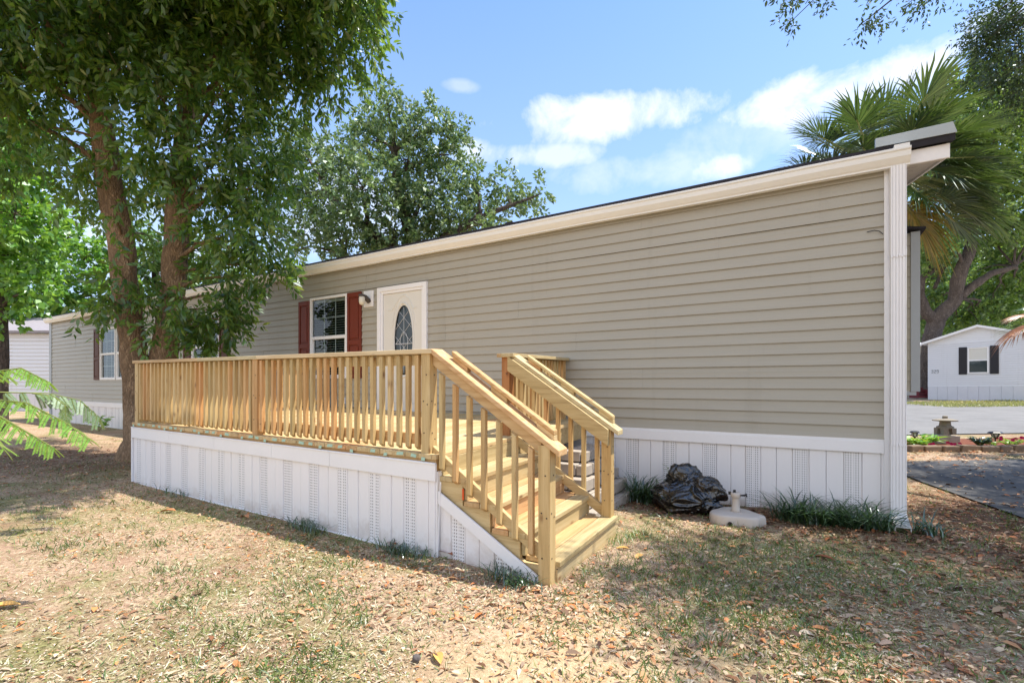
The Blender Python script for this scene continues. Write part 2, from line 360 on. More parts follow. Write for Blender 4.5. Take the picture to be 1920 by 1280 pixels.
def np_mesh(name, V, k, mat, parent=None, smooth=False):
    """V: (n*k,3) verts, faces of k verts each"""
    off = root_off(parent); V = V - np.array(off)
    n = len(V) // k
    me = bpy.data.meshes.new(name); me.vertices.add(len(V)); me.vertices.foreach_set('co', V.astype(np.float32).ravel())
    me.loops.add(len(V)); me.loops.foreach_set('vertex_index', np.arange(len(V), dtype=np.int32))
    me.polygons.add(n); me.polygons.foreach_set('loop_start', np.arange(0, len(V), k, dtype=np.int32))
    me.materials.append(mat); me.update(); me.validate()
    o = bpy.data.objects.new(name, me); COL.objects.link(o); o.parent = parent
    return o

def tag(o, label=None, cat=None, group=None, kind=None):
    if label: o['label'] = label
    if cat: o['category'] = cat
    if group: o['group'] = group
    if kind: o['kind'] = kind
    return o

def thing(name, label, cat, loc=(0, 0, 0), group=None):
    o = bpy.data.objects.new(name, None); COL.objects.link(o); o.location = loc
    o.empty_display_size = 0.2
    return tag(o, label, cat, group)

# ------------------------------------------------------------------ leaf kernels (numpy)
def unit(a): return a / np.maximum(np.linalg.norm(a, axis=-1, keepdims=True), 1e-9)

def leaf_faces(p, d, nrm, L, W, hexa=False, fold=0.12, curl=0.15):
    w = unit(np.cross(d, nrm)); n2 = unit(np.cross(w, d)); L = L[:, None]; W = W[:, None]
    if hexa:
        pts = [p, p + d * L * .28 + w * W * .42 + n2 * W * fold, p + d * L * .62 + w * W * .38 + n2 * (W * fold - L * curl * .3),
               p + d * L - n2 * L * curl, p + d * L * .62 - w * W * .38 + n2 * (W * fold - L * curl * .3), p + d * L * .28 - w * W * .42 + n2 * W * fold]
    else:
        pts = [p, p + d * L * .45 + w * W * .5 + n2 * W * fold, p + d * L - n2 * L * curl, p + d * L * .45 - w * W * .5 + n2 * W * fold]
    return np.stack(pts, 1).reshape(-1, 3), len(pts)

def rdir(n): return unit(RNG.normal(size=(n, 3)))

def crown(clumps, dens, nl, L, W, twig, droop, hexa=False, flat=0.85, shell=2.4, up=0.5):
    """sprays of leaves inside clumps; returns leaf verts, verts per leaf, spray centres per clump"""
    out = []; sprays = []; k = 4
    for (c, R) in clumps:
        ns = max(3, int(dens * R * R)); u = rdir(ns)
        r = RNG.random(ns) ** (1 / shell)
        lump = np.array([0.72 + 0.5 * mnoise.noise(Vector((x * 2.1 + c[0], y * 2.1 + c[1], z * 2.1 + c[2]))) for x, y, z in u])
        s = np.array(c) + u * (R * r * (lump + 0.22))[:, None] * np.array([1, 1, flat])
        sprays.append(s)
        t = unit(u * 0.7 + rdir(ns) * 0.7 + np.array([0, 0, -droop]))
        m = nl
        q = np.repeat(s, m, 0); tt = np.repeat(t, m, 0); n = len(q)
        a = RNG.random(n) * twig
        side = unit(np.cross(tt, rdir(n)))
        pos = q + tt * a[:, None] + side * 0.02 - np.array([0, 0, 1]) * (droop * a ** 2 * 0.6)[:, None]
        d = unit(tt * 0.55 + side * 0.8 + np.array([0, 0, -droop * 0.6]))
        nr = unit(np.array([0, 0, up]) + rdir(n))
        sz = 0.65 + 0.6 * RNG.random(n)
        V, k = leaf_faces(pos, d, nr, L * sz, W * sz, hexa)
        out.append(V)
    return np.concatenate(out), k, sprays

def bend(a, b, k=5, amp=0.12, up=0.15):
    a, b = Vector(a), Vector(b); ln = (b - a).length; pts = []
    for i in range(k + 1):
        t = i / k; p = a.lerp(b, t)
        w = sin(pi * t) * ln
        p += Vector((mnoise.noise(p * 0.9), mnoise.noise(p * 0.9 + Vector((9, 2, 4))), 0)) * amp * w + Vector((0, 0, up * w * 0.5))
        pts.append(p)
    return pts

def tree(name, label, trunks, clumps, leafmat, barkmat, dens, nl, L, W, twig, droop, hexa=False, group=None, cat='tree', limb_r=0.045, every=3, twigs=True, flat=0.85, sides=7, shell=2.4, extra=None):
    base = Vector(trunks[0][0][:3])
    root = thing(name, label, cat, base, group)
    mb = MB(); knots = []
    for tr in trunks:
        pts = [Vector(q[:3]) for q in tr]; rad = [q[3] for q in tr]
        pp, rr = [], []
        for i in range(len(pts) - 1):
            for j in range(5):
                t = j / 5; p = pts[i].lerp(pts[i + 1], t); pp.append(p + Vector((mnoise.noise(p * 1.1), mnoise.noise(p * 1.1 + Vector((5, 5, 5))), 0)) * rad[i] * 0.25); rr.append(rad[i] * (1 - t) + rad[i + 1] * t)
        pp.append(pts[-1]); rr.append(rad[-1])
        mb.tube(pp, rr, sides + 5, jit=0.22); knots += list(zip(pp, rr))
    cl = [(tuple(c), R) for c, R in clumps]
    V, k, sprays = crown(cl, dens, nl, L, W, twig, droop, hexa, flat, shell)
    for (c, R), s in zip(cl, sprays):
        c = Vector(c)
        best = min(knots, key=lambda q: (q[0] - (c - Vector((0, 0, R * 0.8)))).length + (3 if q[0].z > c.z + R else 0))
        r0 = min(best[1] * 0.6, limb_r * (0.7 + R))
        lp = bend(best[0], c, 7)
        mb.tube(lp, [r0 * (1 - 0.75 * i / 7) for i in range(8)], sides, cap=False)
        if twigs:
            for q in s[::every]:
                a = lp[random.choice((4, 5, 6, 7))]; mb.tube(bend(a, Vector(q), 3, 0.2, 0.1), [r0 * 0.22, r0 * 0.16, r0 * 0.1, r0 * 0.05], 4, cap=False)
    mb.build('trunk', barkmat, root, smooth=True)
    np_mesh('crown', V, k, leafmat, root)
    return root

def pxclumps(lst, jit=0.0):
    return [(P(x, y, d + random.uniform(-jit, jit)), r * d / F) for x, y, r, d in lst]

# ================================================================== SETTING
def build_ground():
    def axis(lo, hi, fine_lo, fine_hi, st):
        a = list(np.arange(fine_lo, fine_hi + 1e-6, st)); s = st; x = fine_hi
        while x < hi: s *= 1.35; x += s; a.append(min(x, hi))
        s = st; x = fine_lo
        while x > lo: s *= 1.35; x -= s; a.insert(0, max(x, lo))
        return np.array(sorted(set(list(np.round(a, 4)) + [-1.0, -61.0, 9.0, 69.0])))
    xs = axis(-420, 420, -12, 5, 0.12); ys = axis(-300, 520, -1, 9, 0.12)
    X, Y = np.meshgrid(xs, ys); Z = Gn(X, Y)
    for i in range(len(ys)):
        for j in range(len(xs)):
            x, y = X[i, j], Y[i, j]
            if -14 < x < 5.5 and -2 < y < 8.6:
                fade = min(1, max(0, (1.5 + 0.35 * (6.5 - y)) - x + 0.4)) * min(1, max(0, 8.6 - y))
                Z[i, j] += fade * (0.022 * mnoise.noise(Vector((x * 1.3, y * 1.3, 0))) + 0.012 * mnoise.noise(Vector((x * 5, y * 5, 3))))
    nx, ny = len(xs), len(ys)
    me = bpy.data.meshes.new('ground')
    V = np.stack([X, Y, Z], -1).reshape(-1, 3)
    idx = np.arange(nx * ny).reshape(ny, nx)
    Fq = np.stack([idx[:-1, :-1], idx[:-1, 1:], idx[1:, 1:], idx[1:, :-1]], -1).reshape(-1, 4)
    me.from_pydata(V.tolist(), [], Fq.tolist()); me.materials.append(M['ground'])
    me.polygons.foreach_set('use_smooth', [True] * len(Fq)); me.update()
    o = bpy.data.objects.new('ground', me); COL.objects.link(o); o['kind'] = 'structure'
build_ground()

def sheet(name, quads, mat, lift, kind='structure', n=14):
    mb = MB()
    for q in quads:
        A, B, C, D = [Vector((x, y, 0)) for x, y in q]
        for i in range(n):
            for j in range(n):
                pts = []
                for (u, v) in ((i, j), (i + 1, j), (i + 1, j + 1), (i, j + 1)):
                    u, v = u / n, v / n; p = A.lerp(B, u).lerp(D.lerp(C, u), v); pts.append((p.x, p.y, G(p.x, p.y) + lift))
                mb.poly(pts)
    o = mb.build(name, mat); o['kind'] = kind; return o
Rv = Vector((CY, SY, 0)); Fv = Vector((-SY, CY, 0))
def LD(l, d): p = Rv * l + Fv * d; return (p.x, p.y)
sheet('driveway', [(LD(6.05, 7.3), LD(5.3, 4.9), LD(16, 3.6), LD(16, 8.55)), (LD(6.05, 7.3), LD(11, 7.92), LD(16, 8.55), LD(6.85, 8.5))], M['asphalt'], 0.02)
sheet('road', [(LD(3, 12.0), LD(60, 12.0), LD(60, 20.0), LD(3, 23.0))], M['road'], 0.025)
sheet('driveway', [(LD(15, 22.5), LD(20.3, 22.0), LD(21.5, 26.5), LD(10, 27.5))], M['road'], 0.031)

# ================================================================== MAIN MOBILE HOME
def zh(v): return (v[0], v[1], v[2] - 0.006 * (v[0] - 0.8))
WY = 6.10; HX0, HX1 = -22.75, 0.80; BACK = 10.7; RIDGE = 8.4
CRS = 0.127; BT = 0.845; TOP = 3.60
home = thing('mobile_home', 'long tan mobile home with white skirting and red shutters behind the wooden deck', 'mobile home', (HX1, WY, 0))

OPEN = [(-8.31, -7.27, 1.53, 3.08), (-6.37, -5.36, 0.95, 3.06), (-12.92, -11.70, 1.53, 3.08), (-18.45, -16.2, 1.55, 3.08)]
def lap_wall(mb, x0, x1, z0, z1, y, opens=(), n_y=-1, crs=CRS, proud=0.019, seams=True):
    k = 0
    while z0 + k * crs < z1 - 0.001:
        a, b = z0 + k * crs, min(z0 + (k + 1) * crs, z1)
        cuts = sorted({a, b} | {o[i] for o in opens for i in (2, 3) if a < o[i] < b})
        for za, zb in zip(cuts, cuts[1:]):
            mid = (za + zb) / 2
            iv = [(x0, x1)]
            for o in opens:
                if o[2] < mid < o[3]:
                    iv = [q for s in iv for q in ((s[0], min(s[1], o[0])), (max(s[0], o[1]), s[1])) if q[1] - q[0] > 1e-4]
            if seams:
                st = 3.66; o0 = ((k // 2) * 1.37) % st; br = [x0 - st + o0 + st * j for j in range(int((x1 - x0) / st) + 3)]
                iv = [(max(q[0], u), min(q[1], u + st), j) for q in iv for j, u in enumerate(br) if min(q[1], u + st) - max(q[0], u) > 1e-3]
            else: iv = [(q[0], q[1], 0) for q in iv]
            for xa, xb, pj in iv:
                po = .0022 * ((pj + k // 2) % 2)
                f = lambda z: y + n_y * (proud * (1 - (z - a) / crs) + 0.002 + po)
                # slightly dished face of the lap
                zm = za + (zb - za) * 0.45
                if za == a:
                    zl = a + 0.006
                    yb2 = f(a) - n_y * 0.004
                    mb.poly([(xa, yb2, a), (xa, f(a), a), (xb, f(a), a), (xb, yb2, a)])
                    mb.poly([(xa, yb2, a), (xb, yb2, a), (xb, yb2, a + .014), (xa, yb2, a + .014)])
                    mb.poly([(xa, y, a + .014), (xa, yb2, a + .014), (xb, yb2, a + .014), (xb, y, a + .014)])
                    mb.poly([(xa, f(a), a), (xb, f(a), a), (xb, f(a), zl), (xa, f(a), zl)])
                    mb.poly([(xa, f(a), zl), (xb, f(a), zl), (xb, f(zm) + 0.0015, zm), (xa, f(zm) + 0.0015, zm)])
                    mb.poly([(xa, f(zm) + 0.0015, zm), (xb, f(zm) + 0.0015, zm), (xb, f(zb), zb), (xa, f(zb), zb)]); mb.poly([(xa, f(zb), zb), (xb, f(zb), zb), (xb, f(zb), zb + .014), (xa, f(zb), zb + .014)])
                else:
                    mb.poly([(xa, f(za), za), (xb, f(za), za), (xb, f(zb), zb), (xa, f(zb), zb)])
        k += 1
mb = MB(); lap_wall(mb, HX0, HX1 - 0.02, BT, TOP, WY, OPEN)
# far left end seams are lapped every few metres
mb.build('wall', M['siding'], home, zh)
mb = MB()       # end wall (faces the driveway), back wall and left end
for k in range(22):
    a, b = BT + k * CRS, BT + (k + 1) * CRS
    mb.poly([(HX1 + 0.017, WY, a), (HX1 + 0.017, BACK, a), (HX1 + 0.002, BACK, b), (HX1 + 0.002, WY, b)])
    mb.poly([(HX1, WY, a), (HX1, BACK, a), (HX1 + 0.017, BACK, a), (HX1 + 0.017, WY, a)])
mb.poly([(HX1 + .002, WY, 3.639), (HX1 + .002, BACK, 3.639), (HX1 + .002, RIDGE, 4.2)])
mb.poly([(HX0, WY, 0.3), (HX0, BACK, 0.3), (HX0, BACK, 3.6), (HX0, RIDGE, 4.2), (HX0, WY, 3.6)])
mb.poly([(HX0, BACK, 0), (HX1, BACK, 0), (HX1, BACK, 3.639), (HX0, BACK, 3.639)])
mb.build('end_wall', M['siding'], home, zh)
# dark underside/backing so nothing is hollow
mb = MB(); mb.box(HX0 + .05, HX1 - .05, WY + 1.2, BACK - .05, 0.7, 3.5); mb.build('interior', M['dim'], home, zh)
# corner trims
mb = MB(); mb.box(HX1 - 0.06, HX1 + 0.022, WY - 0.024, WY + 0.06, BT - 0.9, TOP); mb.build('corner_trim', M['white'], home, zh, bevel=.004)
mb = MB(); mb.box(HX0 - 0.10, HX0 + 0.12, WY - 0.03, WY + 0.06, 0.15, TOP - .02); mb.build('corner_trim', M['greytrim'], home, zh, bevel=.004)
# skirting
def skirting(mb, x0, x1, ztop, zbot, y, pitch, phase, dent=None):
    w = pitch / 3; i0 = int(math.floor((x0 - phase) / w)) - 1
    i = i0
    while True:
        a = phase - w / 2 + i * w; b = a + w; i += 1
        if a > x1: break
        if b < x0: continue
        perf = (i - 1) % 3 == 0
        a2, b2 = max(a, x0), min(b, x1)
        if b2 - a2 < 0.01: continue
        zb0, zb1 = zbot(a2), zbot(b2); zt0, zt1 = ztop(a2), ztop(b2)
        if zt0 - zb0 < 0.01 and zt1 - zb1 < .01: continue
        yy = y + 0.004 * math.sin(i * 1.7)
        e = 0.006
        if perf and b2 - a2 > .1:
            mg = .012; lz = lambda q, u, v: u + (v - u) * (q - a2) / (b2 - a2); mc = (a2 + b2) / 2
            for (u0, u1, mi) in ((a2 + e, a2 + mg, 0), (a2 + mg, mc - .006, 1), (mc - .006, mc + .006, 0), (mc + .006, b2 - mg, 1), (b2 - mg, b2 - e, 0)):
                mb.poly([(u0, yy, lz(u0, zb0, zb1)), (u1, yy, lz(u1, zb0, zb1)), (u1, yy, lz(u1, zt0, zt1)), (u0, yy, lz(u0, zt0, zt1))], mi)
        else:
            mb.poly([(a2 + e, yy, zb0), (b2 - e, yy, zb1), (b2 - e, yy, zt1), (a2 + e, yy, zt0)], 0)
        mb.poly([(a2, yy + .014, zb0), (a2 + e, yy, zb0), (a2 + e, yy, zt0), (a2, yy + .014, zt0)], 0)
        mb.poly([(b2 - e, yy, zb1), (b2, yy + .014, zb1), (b2, yy + .014, zt1), (b2 - e, yy, zt1)], 0)
mb = MB(); skirting(mb, HX0 + .1, HX1 - .03, lambda x: 0.705, lambda x: -0.12 + (0.05 if x < -12 else 0), WY - 0.004, 0.4655, -1.845)
mb.build('skirting', [M['skirt'], M['perf']], home, zh)
mb = MB(); mb.box(HX0 + .1, HX1 - .061, WY - 0.03, WY + 0.02, 0.70, 0.822); mb.box(HX0 + .1, HX1 - .061, WY - 0.022, WY + 0.02, 0.822, BT)
mb.build('skirting_trim', M['white'], home, zh, bevel=.004)
# gutter: open trough with a rolled front lip and ogee face
GX0, GX1 = -22.9, 0.93
prof = [(5.925, 3.705), (5.915, 3.700), (5.915, 3.680), (5.928, 3.668), (5.934, 3.62), (5.968, 3.575), (5.985, 3.560), (5.985, 3.545), (6.045, 3.545), (6.045, 3.70), (6.040, 3.70), (6.040, 3.552), (5.990, 3.552), (5.940, 3.62), (5.935, 3.695)]
mb = MB(); n = len(prof); segs = 28
for i in range(segs + 1):
    x = GX0 + (GX1 - GX0) * i / segs
    sag = 0.004 * sin(i * 1.9)
    mb.v += [(x, y, z + sag) for y, z in prof]
for i in range(segs):
    for k in range(n):
        j = (k + 1) % n; mb.f.append((i * n + k, i * n + j, (i + 1) * n + j, (i + 1) * n + k)); mb.m.append(0)
mb.poly([(GX1, y, z) for y, z in [(5.915, 3.70), (5.915, 3.68), (5.928, 3.668), (5.934, 3.62), (5.985, 3.56), (5.985, 3.545), (6.045, 3.545), (6.045, 3.70)]])
mb.poly([(GX0, y, z) for y, z in [(5.915, 3.70), (5.928, 3.668), (5.985, 3.545), (6.045, 3.545), (6.045, 3.70)]][::-1])
mb.box(.80, .92, 5.93, 6.04, 3.69, 3.74)
mb.build('gutter', M['trimwarm'], home, zh)
# fascia, soffit, roof
EX0, EX1 = HX0 - 0.25, 1.235
mb = MB(); mb.box(EX0, EX1, 6.046, 6.07, 3.565, 3.70); mb.build('fascia', M['white'], home, zh, bevel=.003)
PIT = 0.23
for x in (EX0, EX1):   # rake boards on both ends
    x0, x1 = (x - .022, x) if x > 0 else (x, x + .022)
    for (ya, yb) in ((6.07, RIDGE), (BACK + .03, RIDGE)):
        mb = MB()
        za, zb = 3.70 + (0.01), 3.70 + PIT * (RIDGE - 6.05)
        mb.hexa([(x0, ya, za - .13), (x1, ya, za - .13), (x1, yb, zb - .13), (x0, yb, zb - .13), (x0, ya, za), (x1, ya, za), (x1, yb, zb), (x0, yb, zb)])
        mb.build('rake_board', M['white'], home, zh)
mb = MB()
mb.box(EX0 + .03, EX1 - .03, 6.072, WY + .03, 3.575, 3.60)
for i in range(10):   # ribbed soffit under the end overhang, rising with the roof
    for (xa, xb) in ((HX1 + .02, EX1 - .024),):
        ya = 6.08 + i * 0.232; yb = ya + 0.222; h = lambda y: 3.60 + PIT * (y - 6.08)
        mb.poly([(xa, ya, h(ya)), (xb, ya, h(ya)), (xb, yb, h(yb)), (xa, yb, h(yb))])
        mb.poly([(xa, yb, h(yb)), (xb, yb, h(yb)), (xb, yb, h(yb) + .012), (xa, yb, h(yb) + .012)])
mb.build('soffit', M['soffit'], home, zh)
mb = MB()
ze = 3.705
X0, X1 = EX0 - .02, EX1 + .03
for (ya, yb, za, zb) in ((6.0, RIDGE, ze, ze + PIT * (RIDGE - 6.0)), (BACK + .12, RIDGE, ze, ze + PIT * (RIDGE - 6.0))):
    steps = 14
    for i in range(steps):
        t0, t1 = i / steps, (i + 1) / steps
        y0, y1 = ya + (yb - ya) * t0, ya + (yb - ya) * t1; z0, z1 = za + (zb - za) * t0, za + (zb - za) * t1
        mb.hexa([(X0, y0, z0), (X1, y0, z0), (X1, y1, z1), (X0, y1, z1), (X0, y0, z0 + .022 + (.045 if i == 0 else 0)), (X1, y0, z0 + .022 + (.045 if i == 0 else 0)), (X1, y1, z1 + .010), (X0, y1, z1 + .010)])
roof = mb.build('roof', M['shingle'], home, zh)
mb = MB()     # grey flashing board lying along the roof corner
mb.hexa([(0.66, 5.985, 3.775), (1.275, 5.985, 3.765), (1.275, 6.05, 3.785), (0.66, 6.05, 3.79), (0.66, 5.985, 3.865), (1.245, 5.985, 3.873), (1.245, 6.05, 3.885), (0.66, 6.05, 3.875)])
mb.build('flashing', M['greymetal'], roof, zh, bevel=.003)
mb = MB(); mb.box(-4.12, -3.82, 6.34, 6.62, 3.80, 3.905); mb.box(-3.93, -3.80, 6.33, 6.60, 3.80, 3.925)
mb.build('roof_vent', M['shingle'], roof, zh, bevel=.005)
# downspout
mb = MB(); dx0, dx1 = 0.778, 0.905
ribs = [(dx0, 6.062), (dx0, 5.985)]
nr = 5
for i in range(nr):
    a = dx0 + (dx1 - dx0) * (i / nr); w = (dx1 - dx0) / nr
    ribs += [(a + w * .12, 5.978), (a + w * .42, 5.978), (a + w * .5, 5.987), (a + w * .72, 5.987), (a + w * .8, 5.978)]
ribs += [(dx1, 5.985), (dx1, 6.062)]
def ext(mb, poly, z0, z1):
    b = len(mb.v); n = len(poly); mb.v += [(x, y, z0) for x, y in poly] + [(x, y, z1) for x, y in poly]
    for i in range(n):
        j = (i + 1) % n; mb.f.append((b + i, b + j, b + n + j, b + n + i)); mb.m.append(0)
    mb.f.append(tuple(b + i for i in reversed(range(n)))); mb.f.append(tuple(b + n + i for i in range(n))); mb.m += [0, 0]
sh = lambda p, k: [(0.8415 + (x - 0.8415) * k, 6.03 + (y - 6.03) * k) for x, y in p]
ext(mb, ribs, 0.16, 0.80); ext(mb, sh(ribs, .97), 0.80, 2.66); ext(mb, ribs, 2.66, 3.56)
for zz in (0.80, 2.66):
    for i in range(6): mb.box(dx0 + .02 * i + .004, dx0 + .02 * i + .017, 5.972, 5.99, zz - .012 + (.009 if i % 2 else 0), zz + .008 + (.009 if i % 2 else 0))
el = [(6.02, 0.17), (5.985, 0.09), (5.88, 0.045), (5.74, 0.01)]
for (ya, za), (yb, zb) in zip(el, el[1:]):
    mb.hexa([(dx0, ya, za - .045), (dx1, ya, za - .045), (dx1, yb, zb - .045), (dx0, yb, zb - .045), (dx0, ya, za + .045), (dx1, ya, za + .045), (dx1, yb, zb + .045), (dx0, yb, zb + .045)])
mb.build('downspout', M['white'], home)
mb = MB(); mb.box(dx0 + .01, dx1 - .01, 5.735, 5.74, -.032, .05); mb.build('spout_mouth', mat_plain('mossy spout mouth', (70, 76, 44), .8), home)
# bay box on the end wall
mb = MB(); by0, by1, bx = 7.5, 9.3, 1.18
zc = 1.33
k = 0
while zc < 3.24:
    zb = min(zc + CRS, 3.26); mb.poly([(HX1, by0 - .014, zc), (bx, by0 - .014, zc), (bx, by0, zb), (HX1, by0, zb)]); mb.poly([(HX1, by0, zc), (bx, by0, zc), (bx, by0 - .014, zc), (HX1, by0 - .014, zc)]); zc += CRS
mb.poly([(bx, by0, 1.33), (bx, by1, 1.33), (bx, by1, 3.26), (bx, by0, 3.26)]); mb.poly([(HX1, by1, 1.33), (HX1, by1, 3.26), (bx, by1, 3.26), (bx, by1, 1.33)])
mb.poly([(HX1, by0, 1.33), (bx, by0, 1.33), (bx, by1, 1.33), (HX1, by1, 1.33)])
bay = mb.build('bay', M['siding'], home)
mb = MB(); mb.box(bx - .012, bx + .075, by0 - .03, by0 + .06, 1.325, 3.262); mb.box(HX1 + .02, bx + .04, by0 - .02, by0 + .02, 1.28, 1.324); mb.build('corner_trim', M['greytrim'], bay)
mb = MB(); mb.hexa([(HX1, by0 - .08, 3.35), (bx + .12, by0 - .08, 3.265), (bx + .12, by1 + .08, 3.265), (HX1, by1 + .08, 3.35), (HX1, by0 - .08, 3.38), (bx + .12, by0 - .08, 3.295), (bx + .12, by1 + .08, 3.295), (HX1, by1 + .08, 3.38)]); mb.build('roof', M['shingle'], bay)

# windows / shutters / door
def window(parent, x0, x1, z0, z1, mull=3, rows=2, fn=zh, y=WY, blinds=True, framemat=None):
    fr = MB(); w = 0.045; fm = framemat or M['white']
    yo, yi = y - 0.04, y + 0.03
    fr.box(x0, x0 + w, yo, yi, z0, z1); fr.box(x1 - w, x1, yo, yi, z0, z1)
    fr.box(x0 + w, x1 - w, yo, yi, z1 - w, z1); fr.box(x0 + w, x1 - w, yo, yi, z0, z0 + w)
    zm = z0 + (z1 - z0) * 0.5
    fr.box(x0 + w, x1 - w, yo + .008, yi, zm - .03, zm + .03)
    for a in (x0 + w, x1 - w - .03): fr.box(a, a + .03, yo + .012, yi, z0 + w, zm - .03)
    fr.box(x0 + w + .03, x1 - w - .03, yo + .012, yi, z0 + w, z0 + w + .03)
    win = fr.build('window', fm, parent, fn, bevel=.003)
    g = MB(); g.poly([(x0 + w, y - .004, zm), (x1 - w, y - .004, zm), (x1 - w, y - .004, z1 - w), (x0 + w, y - .004, z1 - w)])
    g.poly([(x0 + w, y + .008, z0 + w), (x1 - w, y + .008, z0 + w), (x1 - w, y + .008, zm), (x0 + w, y + .008, zm)])
    g.build('pane', M['glass'], win, fn)
    mu = MB(); t = .008
    for (za, zb, nr) in ((zm + .03, z1 - w, rows), (z0 + w + .03, zm - .03, rows)):
        for i in range(1, mull): xx = x0 + w + (x1 - x0 - 2 * w) * i / mull; mu.box(xx - t, xx + t, y + .012, y + .018, za, zb)
        for i in range(1, nr): zz = za + (zb - za) * i / nr; mu.box(x0 + w, x1 - w, y + .0125, y + .0175, zz - t, zz + t)
    mu.build('muntin', M['white'], win, fn)
    if blinds:
        b = MB(); z = z0 + w + .02
        while z < z1 - w - .03:
            b.hexa([(x0 + w, y + .06, z), (x1 - w, y + .06, z), (x1 - w, y + .10, z + .012), (x0 + w, y + .10, z + .012), (x0 + w, y + .06, z + .003), (x1 - w, y + .06, z + .003), (x1 - w, y + .10, z + .015), (x0 + w, y + .10, z + .015)]); z += .046
        b.box(x0 + w, x1 - w, y + .05, y + .11, z1 - w - .05, z1 - w)
        b.build('blind', M['blind'], win, fn)
    r = MB()
    r.poly([(x0, y + .5, z0), (x1, y + .5, z0), (x1, y + .5, z1), (x0, y + .5, z1)])
    for (a, b_) in ((x0, x0), (x1, x1)): r.poly([(a, y + .03, z0), (a, y + .5, z0), (a, y + .5, z1), (a, y + .03, z1)])
    r.poly([(x0, y + .03, z0), (x1, y + .03, z0), (x1, y + .5, z0), (x0, y + .5, z0)]); r.poly([(x0, y + .03, z1), (x1, y + .03, z1), (x1, y + .5, z1), (x0, y + .5, z1)])
    r.build('room', M['dim'], win, fn)
    return win

def shutter(parent, x0, x1, z0, z1, mat, fn=zh, y=WY, label=None):
    mb = MB(); e = .05
    yf = y - .045
    mb.box(x0, x0 + e, yf, y - .012, z0, z1); mb.box(x1 - e, x1, yf, y - .012, z0, z1)
    zs = [z0, z0 + (z1 - z0) * .42, z1]
    for z in (z0, zs[1] - .045, z1 - .09): mb.box(x0 + e, x1 - e, yf, y - .012, z, z + .09)
    mb.box(x0 + e, x1 - e, yf + .018, y - .012, z0 + .09, z1 - .09)
    for (a, b) in ((z0 + .12, zs[1] - .075), (zs[1] + .075, z1 - .12)): mb.box(x0 + e + .03, x1 - e - .03, yf + .004, y - .02, a, b)
    o = mb.build('shutter', mat, parent, fn, bevel=.006)
    if label: o['label'] = label
    return o
window(home, -8.33, -7.25, 1.51, 3.10)
shutter(home, -8.69, -8.345, 1.51, 3.06, M['shutter']); shutter(home, -7.235, -6.865, 1.51, 3.10, M['shutter'])
window(home, -12.94, -11.68, 1.51, 3.10)
shutter(home, -11.665, -11.25, 1.51, 3.10, M['shutterbrown'], label='brown shutter in the shade of the tree'); shutter(home, -13.35, -12.955, 1.51, 3.10, M['shutterbrown'])
window(home, -18.47, -17.36, 1.53, 3.10, mull=3); window(home, -17.30, -16.18, 1.53, 3.10, mull=3)
shutter(home, -18.92, -18.485, 1.53, 3.10, M['shutterbrown'])

